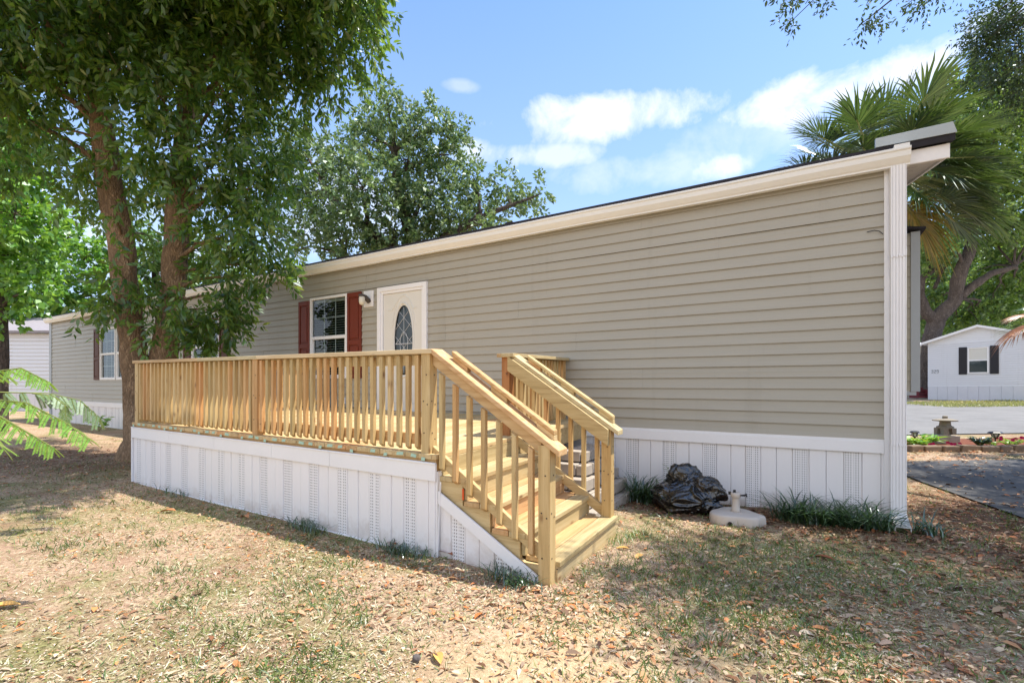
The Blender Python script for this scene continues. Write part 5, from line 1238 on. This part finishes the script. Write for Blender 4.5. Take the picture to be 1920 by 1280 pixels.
# palms
def frond(parent, base, az, el, plen, blade, mat, droop, seed, nseg=34, spread=3.7):
    r = random.Random(seed)
    d = Vector((cos(az) * cos(el), sin(az) * cos(el), sin(el)))
    pts = [base + d * (plen * t) - Vector((0, 0, droop * .35 * (plen * t) ** 2)) for t in (0, .25, .5, .75, 1)]
    mb = MB(); mb.tube(pts, [.022, .018, .014, .011, .008], 5, 1)
    hub = pts[-1]; ax = (pts[-1] - pts[-2]).normalized()
    side = ax.cross(Vector((0, 0, 1))).normalized(); nrm = side.cross(ax).normalized()
    for i in range(nseg):
        a = -spread / 2 + spread * i / (nseg - 1); a += r.uniform(-.03, .03)
        dr = (ax * cos(a) + side * sin(a) + nrm * .35 * sin(abs(a)) ).normalized()
        L = blade * (.66 + .34 * cos(a * .8)) * r.uniform(.88, 1.08)
        sdir = dr.cross(nrm).normalized(); w = blade * .023
        start = hub - ax * (.14 * abs(a)); q = []
        for t in (0.02, .45, .72, 1.0):
            p = start + dr * (L * t) - Vector((0, 0, droop * (.10 * t + 1.1 * max(0, t - .5) ** 1.7) * L)) + sdir * (r.uniform(-.02, .02) * t)
            q.append(p)
        ws = [w * .35, w * 1.15, w * .75, w * .05]
        for j in range(3):
            mb.poly([q[j] - sdir * ws[j], q[j], q[j + 1], q[j + 1] - sdir * ws[j + 1]][::1], 0)
            mb.poly([q[j], q[j] + sdir * ws[j] + nrm * ws[j] * .7, q[j + 1] + sdir * ws[j + 1] + nrm * ws[j + 1] * .7, q[j + 1]], 0)
    o = mb.build('frond', [mat, M['petiole']], parent)
    return o
def palm(label, base, top, fronds, seed, group=None, tr=.17):
    root = thing('palm_tree', label, 'palm tree', base, group)
    mb = MB(); b, t = Vector(base), Vector(top); n = 30
    mb.tube([b.lerp(t, i / n) for i in range(n + 1)], [tr * (1 + .09 * (i % 2)) * (1.15 - .15 * i / n) for i in range(n + 1)], 14, jit=.1)
    for i in range(26):
        a = i * 2.4; z = t - Vector((0, 0, .1 + .9 * (i / 26))); d = Vector((cos(a), sin(a), .9)).normalized(); mb.tube([z, z + d * .35], [.05, .02], 5)
    mb.build('trunk', M['barkpalm'], root, smooth=True)
    for i, (az, el, pl, bl, mt, dr) in enumerate(fronds):
        f = frond(root, Vector(top) + Vector((cos(az) * .08, sin(az) * .08, .05 * sin(i))), az, el, pl, bl, M[mt], dr, seed * 100 + i)
        if mt != 'palm': f['label'] = 'yellow brown drooping frond' if mt == 'palmyellow' else 'dead brown hanging frond'
    return root
fr = []
rp = random.Random(21)
for i in range(54):
    az = i * 2.399 + rp.uniform(-.2, .2); lev = i / 53
    el = 1.25 - 1.9 * lev + rp.uniform(-.15, .15)
    fr.append((az, el, rp.uniform(.9, 1.4), rp.uniform(.58, .76), 'palm', .25 + .35 * lev))
for i in range(14): fr.append((rp.uniform(-1.3, .9), rp.uniform(-.55, .25), rp.uniform(.9, 1.5), rp.uniform(.6, .78), 'palm', .6))
for az, el in ((.2, -.9), (-.5, -1.0), (2.6, -.95)): fr.append((az, el, .8, .85, 'palmyellow', .9))
palm('cabbage palm with fan fronds rising behind the right end of the roof', (1.05, 11.0, G(1.05, 11.0)), (1.16, 10.45, 5.12), fr, 3)
fr = [(atan2(Rv.y, Rv.x) + (i - 4) * .42, .9 - .5 * (i % 3), .7, .6, 'palm', .5) for i in range(9)]
q = P(1905, 606, 9.0); top = q + Rv * 1.05 + Vector((0, 0, .12))
azL = atan2(-Rv.y, -Rv.x)
fr += [(azL + .05, .12, .85, .42, 'palmdead', .5), (azL - .25, .02, .7, .5, 'palmdead', 1.3), (azL + .3, .25, .5, .5, 'palm', .8)]
palm('young palm with a dead brown frond in front of the white home roof', (top.x, top.y, G(top.x, top.y)), tuple(top), fr, 5, tr=.11)

# mimosa sapling at the left edge
mroot_loc = P(-260, 960, 3.6); mroot_loc.z = G(mroot_loc.x, mroot_loc.y)
mim = thing('mimosa_sapling', 'mimosa sapling with feathery bright green fronds at the far left in front of the lawn', 'sapling', mroot_loc)
def mfrond(pts, mat, pl, npair, leaf, seed, hang=.6):
    r = random.Random(seed); mb = MB(); Q = [Vector(p) for p in pts]
    path = []
    for i in range(len(Q) - 1):
        for j in range(6): path.append(Q[i].lerp(Q[i + 1], j / 6))
    path.append(Q[-1]); n = len(path)
    mb.tube(path, [.007 * (1 - .7 * i / n) for i in range(n)], 5, 1)
    for k in range(npair):
        t = .12 + .88 * k / (npair - 1); idx = min(int(t * (n - 1)), n - 2); p = path[idx].lerp(path[idx + 1], t * (n - 1) - idx)
        ax = (path[idx + 1] - path[idx]).normalized(); sd = ax.cross(Vector((0, 0, 1))).normalized()
        L = pl * (1 - .5 * abs(t - .45)) * r.uniform(.85, 1.1)
        for s in (-1, 1):
            d = (sd * s * r.uniform(.5, .95) + ax * r.uniform(.4, .9) - Vector((0, 0, hang * r.uniform(.6, 1.7)))).normalized()
            tip = p + d * L - Vector((0, 0, .12 * L)); mid = p.lerp(tip, .5) + Vector((0, 0, .05 * L))
            mb.tube([p, mid, tip], [.003, .0025, .0015], 3, 1, cap=False)
            m = max(10, int(L / leaf * 4.2))
            for q in range(m):
                u = (q + .6) / m; c = p.lerp(mid, u * 2) if u < .5 else mid.lerp(tip, u * 2 - 1)
                dd = (tip - p).normalized(); w = dd.cross(ax).normalized()
                for ss in (-1, 1):
                    ld = (w.cross(dd) * .12 + (dd.cross(w).cross(dd)) * 0 + w * 0 + (ax - dd * ax.dot(dd)).normalized() * ss * .9 + dd * .55).normalized()
                    e = dd * leaf * .19
                    mb.poly([c, c + ld * leaf * .5 + e, c + ld * leaf, c + ld * leaf * .5 - e], 0)
    o = mb.build('frond', [mat, M['stem']], mim); return o
b0 = P(-150, 760, 3.4)
mb = MB(); mb.tube([mroot_loc, P(-220, 860, 3.5), b0, P(-140, 640, 3.5)], [.022, .018, .014, .008], 8); mb.build('stem', M['bark'], mim, smooth=True)
pt_ = lambda lst: [P(x, y, d) for x, y, d in lst]
mfrond(pt_([(-150, 760, 3.4), (-40, 700, 3.2), (40, 690, 3.1), (90, 715, 3.05)]), M['mimosa'], .11, 17, .022, 1)
mfrond(pt_([(-150, 770, 3.4), (-40, 745, 3.1), (50, 755, 3.0), (120, 790, 2.95), (165, 822, 2.9)]), M['mimosa'], .11, 21, .022, 2)
mfrond(pt_([(-160, 780, 3.3), (-60, 765, 2.8), (0, 780, 2.7), (60, 815, 2.65), (98, 838, 2.6)]), M['mimosa'], .10, 18, .020, 3)
mfrond(pt_([(-160, 800, 3.3), (-80, 790, 2.6), (-30, 800, 2.4), (5, 840, 2.3)]), M['mimosa'], .10, 16, .019, 4)
mfrond(pt_([(-150, 730, 3.4), (0, 735, 4.0), (90, 737, 4.3), (150, 750, 4.4), (182, 778, 4.4)]), M['mimosadim'], .16, 12, .03, 5, 1.0)
mfrond(pt_([(60, 737, 4.2), (100, 742, 4.25), (122, 760, 4.25), (124, 786, 4.25)]), M['mimosadim'], .09, 9, .03, 6, .3)

# ================================================================== GROUND COVER
def in_built(x, y, m=0.0):
    deck_ = (x > DX0 - .05 - m) & (x < DX1 + m) & (y > 2.90 - m) & (y < 6.1)
    stair = (x > DX1) & (x < -1.42 + m) & (y > 2.93 - m) & (y < 4.25 + m)
    house = (x < .95 + m) & (y > 6.07 - m)
    dd_ = -SY * x + CY * y; ll_ = CY * x + SY * y; drive = ((ll_ > 5.3 + (dd_ - 4.9) * .31) & (dd_ < 8.5) & (dd_ > 4)) | ((dd_ > 9.4) & (ll_ > 6))
    return deck_ | stair | house | drive
def scatter(n, r0, r1, a0, a1):
    r = r0 * np.exp(RNG.random(n) * math.log(r1 / r0)); a = radians(a0) + RNG.random(n) * radians(a1 - a0)
    x, y = r * np.sin(a), r * np.cos(a); k = ~in_built(x, y)
    return x[k], y[k]
def hz(x, y):
    z = Gn(x, y)
    for i in range(len(x)):
        xx, yy = x[i], y[i]
        if -14 < xx < 5.5 and -2 < yy < 8.6:
            fade = min(1, max(0, (1.5 + 0.35 * (6.5 - yy)) - xx + 0.4)) * min(1, max(0, 8.6 - yy))
            z[i] += fade * (0.022 * mnoise.noise(Vector((xx * 1.3, yy * 1.3, 0))) + 0.012 * mnoise.noise(Vector((xx * 5, yy * 5, 3))))
    return z
def nz(x, y, f, o=0): return np.array([mnoise.noise(Vector((a * f + o, b * f, o))) for a, b in zip(x, y)])
# dry and green blades
x, y = scatter(120000, 1.5, 16, -100, 55)
d = nz(x, y, .9, 2) + .5 * nz(x, y, 3.1, 7)
sand = np.exp(-(((x + .85) / .85) ** 2 + ((y - 2.05) / .75) ** 2))
keep = RNG.random(len(x)) < np.clip(.55 + .7 * d - .75 * sand, .04, 1)
x, y = x[keep], y[keep]; n = len(x); z = hz(x, y)
a = RNG.random(n) * 2 * pi; el = np.abs(RNG.normal(0, .35, n))
dirv = np.stack([np.cos(a) * np.cos(el), np.sin(a) * np.cos(el), np.sin(el)], 1)
ln = .028 + .05 * RNG.random(n) ** 2
V, k = leaf_faces(np.stack([x, y, z + .003], 1), dirv, unit(np.array([0, 0, 1.]) + rdir(n) * .5), ln, np.full(n, .0042) + .003 * RNG.random(n), False, .1, .1)
o = np_mesh('grass', V, k, M['blades']); o['kind'] = 'stuff'; tag(o, 'short dry straw coloured lawn grass over the yard', 'grass')
# thatch: small pale bits of dead leaf and straw
x, y = scatter(360000, 1.5, 11, -98, 52)
th = nz(x, y, 1.3, 41) + .6 * nz(x, y, 4.0, 47)
keep = RNG.random(len(x)) < np.clip(.60 + 1.2 * th - .75 * np.exp(-(((x + .85) / .85) ** 2 + ((y - 2.05) / .75) ** 2)), .05, 1)
x, y = x[keep], y[keep]; n = len(x); z = hz(x, y)
a = RNG.random(n) * 2 * pi; t_ = RNG.normal(0, .22, n); dirv = np.stack([np.cos(a) * np.cos(t_), np.sin(a) * np.cos(t_), np.sin(t_)], 1); sz = .5 + RNG.random(n) ** 2 * 1.1
V, k = leaf_faces(np.stack([x, y, z + .002 + .004 * RNG.random(n)], 1), dirv, unit(np.array([0, 0, 1.]) + rdir(n) * .4), .0155 * sz, .0062 * sz, False, .2, .1)
o = np_mesh('thatch', V, k, M['thatch']); o['kind'] = 'stuff'; tag(o, 'small pale bits of dead leaf and straw covering the lawn', 'thatch')
# standing green blades in patches
x, y = scatter(110000, 1.6, 12, -95, 50)
g = nz(x, y, .8, 15) + .7 * nz(x, y, 2.7, 21)
right = np.exp(-(((x - .3) / 1.3) ** 2 + ((y - 4.3) / .9) ** 2))
left = np.exp(-(((x + 9) / 4) ** 2 + ((y - 2.3) / 2.0) ** 2))
keep = RNG.random(len(x)) < np.clip(.10 + 1.1 * g + 1.1 * right + .55 * left, .05, 1)
x, y = x[keep], y[keep]; n = len(x); z = hz(x, y)
a = RNG.random(n) * 2 * pi; el = .5 + .7 * RNG.random(n)
dirv = np.stack([np.cos(a) * np.cos(el), np.sin(a) * np.cos(el), np.sin(el)], 1)
V, k = leaf_faces(np.stack([x, y, z - .002], 1), dirv, rdir(n), .03 + .045 * RNG.random(n), np.full(n, .0065), False, .1, .25)
o = np_mesh('grass', V, k, M['tuft']); o['kind'] = 'stuff'; tag(o, 'green grass blades growing in patches over the yard', 'grass')
# fallen leaves
def litter(n, r0, r1, a0, a1, dens, L, W, mat, label):
    x, y = scatter(n, r0, r1, a0, a1)
    keep = RNG.random(len(x)) < dens(x, y); x, y = x[keep], y[keep]; n = len(x); z = hz(x, y)
    a = RNG.random(n) * 2 * pi; t = RNG.normal(0, .18, n)
    dirv = np.stack([np.cos(a) * np.cos(t), np.sin(a) * np.cos(t), np.sin(t)], 1)
    s = .55 + .9 * RNG.random(n) ** 1.5
    V, k = leaf_faces(np.stack([x, y, z + .006 + .006 * RNG.random(n)], 1), dirv, unit(np.array([0, 0, 1.]) + rdir(n) * .35), L * s, W * s, True, .25, .12)
    o = np_mesh('fallen_leaves', V, k, mat); o['kind'] = 'stuff'; tag(o, label, 'fallen leaves')
def dens1(x, y):
    zone = 1.1 * np.exp(-(((x - .9) / 1.3) ** 2 + ((y - 3.4) / 1.4) ** 2)) + .9 * np.exp(-(((x + 1.35) / .45) ** 2 + ((y - 2.7) / .35) ** 2)) + .9 * np.exp(-((y - 2.72) / .16) ** 2) * (x < -2) + .3 * np.exp(-((y - 2.3) / .4) ** 2) * (x < -2) + .5 * np.exp(-(((x + 10) / 2.5) ** 2 + ((y - 3) / 1.6) ** 2))
    return np.clip(.14 + zone + .25 * nz(x, y, 1.6, 31), .03, 1)
litter(70000, 1.5, 14, -98, 52, dens1, .040, .017, M['litter'], 'tan and orange fallen leaves scattered over the dry lawn')
def dens3(x, y):
    return np.clip(.10 + .7 * np.exp(-(((x - .8) / 1.2) ** 2 + ((y - 3.3) / 1.3) ** 2)) + .8 * np.exp(-(((x + 1.3) / .5) ** 2 + ((y - 2.6) / .3) ** 2)) + .4 * np.exp(-((y - 2.7) / .2) ** 2) * (x < -2) + .35 * np.exp(-(((x + 10) / 2.5) ** 2 + ((y - 3) / 1.6) ** 2)), 0, 1)
litter(4200, 1.6, 11, -98, 50, dens3, .078, .032, M['litter'], 'larger curled orange and tan leaves lying on the lawn')
def dens2(x, y):
    return np.clip(1.2 * np.exp(-(((x - 2.0) / 1.5) ** 2 + ((y - 6.3) / 2.0) ** 2)) + 1.1 * np.exp(-(((x + .6) / 2.0) ** 2 + ((y - 5.55) / .5) ** 2)) + .9 * np.exp(-(((x + 11.5) / 2.8) ** 2 + ((y - 3.6) / 1.6) ** 2)), 0, 1)
litter(60000, 2.5, 18, -98, 50, dens2, .065, .026, M['litterbrown'], 'brown leaf mulch around the house corner and under the shade tree')
xx, yy = [], []
for _ in range(2600):
    l_, d_ = random.uniform(5.4, 12), random.uniform(5.0, 9.5)
    if l_ < 5.3 + (d_ - 4.9) * .31: continue
    if 5.6 < d_ < 8.3 and random.random() > .28: continue
    q = LD(l_, d_); xx.append(q[0]); yy.append(q[1])
x, y = np.array(xx), np.array(yy); n = len(x); a = RNG.random(n) * 2 * pi; dirv = np.stack([np.cos(a), np.sin(a), .1 * RNG.normal(size=n)], 1); sz = .6 + .8 * RNG.random(n)
V, k = leaf_faces(np.stack([x, y, Gn(x, y) + .03], 1), dirv, unit(np.array([0, 0, 1.]) + rdir(n) * .3), .075 * sz, .032 * sz, True, .25, .12)
o = np_mesh('fallen_leaves', V, k, M['litter']); o['kind'] = 'stuff'; tag(o, 'dry leaves blown over the dark driveway', 'fallen leaves')
# verge across the road
n = 9000; u, v = RNG.random(n), RNG.random(n); l0, d0 = 19 + 14 * u, 20.6 + 3.6 * v
x = CY * l0 - SY * d0; y = SY * l0 + CY * d0; z = Gn(x, y) + .0; a = RNG.random(n) * 2 * pi; el = .6 + .6 * RNG.random(n)
dirv = np.stack([np.cos(a) * np.cos(el), np.sin(a) * np.cos(el), np.sin(el)], 1)
V, k = leaf_faces(np.stack([x, y, z], 1), dirv, rdir(n), .10 + .08 * RNG.random(n), np.full(n, .04)); o = np_mesh('grass', V, k, mat_leaf('yellow green verge grass', [(196, 182, 124), (168, 162, 98), (210, 194, 140), (150, 146, 84), (186, 160, 112)])); o['kind'] = 'stuff'; tag(o, 'yellowish grass verge in front of the white home across the road', 'grass')

# small mixed weed clumps, green and half dry
cs, cc = [], []
while len(cs) < 420:
    r_ = 1.7 * math.exp(random.random() * math.log(9 / 1.7)); a_ = radians(random.uniform(-95, 50)); x_, y_ = r_ * sin(a_), r_ * cos(a_)
    if in_built(np.array([x_]), np.array([y_]))[0] or mnoise.noise(Vector((x_ * .8 + 15, y_ * .8, 15))) < -.05: continue
    cs.append((x_, y_))
c_ = np.array(cs); n = len(c_) * 14; ii = np.repeat(np.arange(len(c_)), 14); x = c_[ii, 0] + RNG.normal(0, .035, n); y = c_[ii, 1] + RNG.normal(0, .035, n); z = hz(x, y)
a = RNG.random(n) * 2 * pi; el = .35 + .9 * RNG.random(n); dirv = np.stack([np.cos(a) * np.cos(el), np.sin(a) * np.cos(el), np.sin(el)], 1)
V, k = leaf_faces(np.stack([x, y, z - .004], 1), dirv, rdir(n), .03 + .045 * RNG.random(n), np.full(n, .0055), True, .1, .35)
o = np_mesh('weeds', V, k, M['tuft']); o['kind'] = 'stuff'; tag(o, 'small green weed clumps dotted over the lawn', 'weeds')
# single big leaves, a stone and twigs that stand out
def big_leaf(px, py, L, W, az, mat, label, lift=.012):
    c = onG(px, py); c.z = float(hz(np.array([c.x]), np.array([c.y]))[0]) + lift; n = 9; mb = MB(); d = Vector((cos(az), sin(az), .12)); s = Vector((-sin(az), cos(az), 0))
    rows = []
    for i in range(n):
        t = i / (n - 1); w = W * sin(pi * min(1, .08 + t * .92)) ** .8 * (1 - .25 * t); p = c + d * (L * (t - .5)) + Vector((0, 0, .05 * L * sin(pi * t)))
        rows.append((p - s * w / 2 + Vector((0, 0, w * .28)), p, p + s * w / 2 + Vector((0, 0, w * .28))))
    for a, b in zip(rows, rows[1:]):
        mb.poly([a[0], a[1], b[1], b[0]]); mb.poly([a[1], a[2], b[2], b[1]])
    p = c - d * (L * .5); mb.tube([p, p - d * .03], [.002, .0015], 4)
    tag(mb.build('fallen_leaf', M[mat], smooth=True), label, 'leaf', 'large fallen leaves')
big_leaf(1546, 1049, .17, .06, -.55, 'bigleafbrown', 'large reddish brown leaf on the shaded grass in front of the downspout')
big_leaf(836, 1046, .19, .085, -.3, 'bigleafbrown', 'large curled brown leaf leaning at the right corner of the deck skirting', .03)
big_leaf(822, 1236, .13, .055, -.7, 'bigleafyellow', 'ochre leaf on bare soil beside the small grey stone')
big_leaf(1168, 1032, .11, .05, .2, 'bigleafyellow', 'pale tan leaf lying right of the bottom stair step')
big_leaf(1200, 1046, .10, .06, 1.2, 'bigleafyellow', 'rounded tan leaf further right of the bottom stair step')
big_leaf(316, 960, .20, .07, .3, 'bigleaf', 'orange tan leaf on the lawn below the left end of the deck')
big_leaf(460, 972, .17, .07, -.2, 'bigleaf', 'orange leaf below the middle post of the deck')
big_leaf(1400, 1135, .13, .05, .6, 'bigleaf', 'tan leaf at the edge of the dappled shade')
big_leaf(735, 1025, .16, .07, -.4, 'bigleafbrown', 'brown leaf against the deck skirting left of its corner', .02)
big_leaf(5, 1142, .18, .08, .8, 'bigleafyellow', 'tan leaf cut by the bottom left of the yard')
c = onG(781, 1238); o = blob('stone', mat_plain('grey pebble', (96, 88, 84), .9), (c.x, c.y, c.z + .014), (.022, .02, .018), crumple(3.3, .2), None, 3); tag(o, 'small dark grey pebble on the bare soil', 'stone')
mb = MB(); mb.tube(bend(onG(1140, 1224) + Vector((0, 0, .012)), onG(1210, 1220) + Vector((0, 0, .012)), 6, .2, 0), .004, 5); tag(mb.build('twig', M['bark']), 'thin dark twig on the sandy soil', 'twig')

# ================================================================== LIGHT, SKY, CAMERA
SUN = Vector((.38, .22, 1)).normalized()
L = bpy.data.lights.new('sun', 'SUN'); L.energy = 5.0; L.angle = radians(.5); L.color = (1.0, .95, .86)
so = bpy.data.objects.new('sun', L); COL.objects.link(so); so.rotation_euler = (-SUN).to_track_quat('-Z', 'Y').to_euler(); so.location = (10, 5, 25)
W = bpy.data.worlds.new('World'); SC.world = W; W.use_nodes = True; t = W.node_tree; t.nodes.clear()
class WT(NT):
    def __init__(s, tree): s.t = tree
w = WT(t)
out = w.n('ShaderNodeOutputWorld'); bg = w.n('ShaderNodeBackground'); w.l(bg.outputs[0], out.inputs[0])
sky = w.n('ShaderNodeTexSky', sky_type='NISHITA'); sky.sun_disc = False; sky.sun_elevation = math.asin(SUN.z); sky.sun_rotation = atan2(SUN.x, SUN.y); sky.air_density = 1.0; sky.dust_density = .6; sky.ozone_density = 1.6
tc = w.n('ShaderNodeTexCoord'); sx = w.n('ShaderNodeSeparateXYZ'); w.l(tc.outputs['Generated'], sx.inputs[0])
az = w.math('ARCTAN2', sx.outputs[0], sx.outputs[1]); el = w.math('ARCSINE', sx.outputs[2])
nzv = w.noise(tc.outputs['Generated'], 9.0, 9, .6, .25); nz2 = w.noise(tc.outputs['Generated'], 3.0, 6, .6)
def cloud(px, py, wpx, hpx, amp=1.0, skew=0.0):
    v = P(px, py, 1.0) - Vector((0, 0, CAMZ)); v.normalize(); a0, e0 = atan2(v.x, v.y), math.asin(v.z)
    cu = w.math('DIVIDE', w.math('SUBTRACT', az, a0), wpx / F); dv = w.math('SUBTRACT', w.math('SUBTRACT', el, e0), w.math('MULTIPLY', w.math('SUBTRACT', az, a0), skew))
    cv = w.math('DIVIDE', dv, hpx / F)
    r = w.math('ADD', w.math('MULTIPLY', cu, cu), w.math('MULTIPLY', cv, cv))
    return w.math('MULTIPLY', w.math('MULTIPLY', w.math('SUBTRACT', w.math('MULTIPLY_ADD', nzv, 4.2, -1.25), w.math('MULTIPLY', r, .85), clamp=True), .9), amp)
cl = None
for c_ in ((1135, 222, 180, 36, .9), (1590, 163, 170, 38, 1.0, .05), (930, 288, 80, 22, .75), (1060, 290, 70, 22, .55), (1355, 312, 60, 22, .7), (1240, 318, 230, 30, .35), (1450, 250, 170, 40, .3), (640, 380, 200, 90, .5), (200, 440, 180, 70, .5), (860, 160, 40, 10, .3)):
    m = cloud(*c_); cl = m if cl is None else w.math('MAXIMUM', cl, m)
bk = w.math('MULTIPLY', w.math('MULTIPLY_ADD', sx.outputs[1], -1.6, -.1, clamp=True), w.math('MULTIPLY_ADD', nz2, 2.0, -.35, clamp=True))  # unseen white cloud cover added behind the camera to brighten the shaded wall
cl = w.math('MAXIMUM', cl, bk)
hzf = w.ramp(sx.outputs[2], [(0.0, (.9, .9, .9)), (.2, (.66, .66, .66)), (.4, (.34, .34, .34)), (.7, (.08, .08, .08))])
skc = w.n('ShaderNodeMix', data_type='RGBA', blend_type='MULTIPLY'); skc.inputs[0].default_value = 1; w.l(sky.outputs[0], skc.inputs[6]); skc.inputs[7].default_value = (1.15, 1.5, 1.95, 1)
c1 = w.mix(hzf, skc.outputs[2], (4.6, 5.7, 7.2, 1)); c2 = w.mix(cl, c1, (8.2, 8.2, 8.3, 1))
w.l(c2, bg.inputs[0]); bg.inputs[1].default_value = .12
cam = bpy.data.cameras.new('camera'); co = bpy.data.objects.new('camera', cam); COL.objects.link(co)
co.location = (0, 0, CAMZ); co.rotation_euler = (pi / 2, 0, YAW); cam.sensor_width = 36; cam.lens = 36 * F / 1920; cam.shift_y = (YH - 640) / 1920; cam.clip_start = .05; cam.clip_end = 2000
SC.camera = co
vs = SC.view_settings; SC.display_settings.display_device = 'sRGB'; vs.view_transform = 'Standard'; vs.look = 'None'; vs.gamma = 1; vs.use_curve_mapping = False; vs.exposure = 0.47
SC.cycles.max_bounces = 6; SC.cycles.diffuse_bounces = 3; SC.cycles.glossy_bounces = 3; SC.cycles.transmission_bounces = 3; SC.cycles.transparent_max_bounces = 8
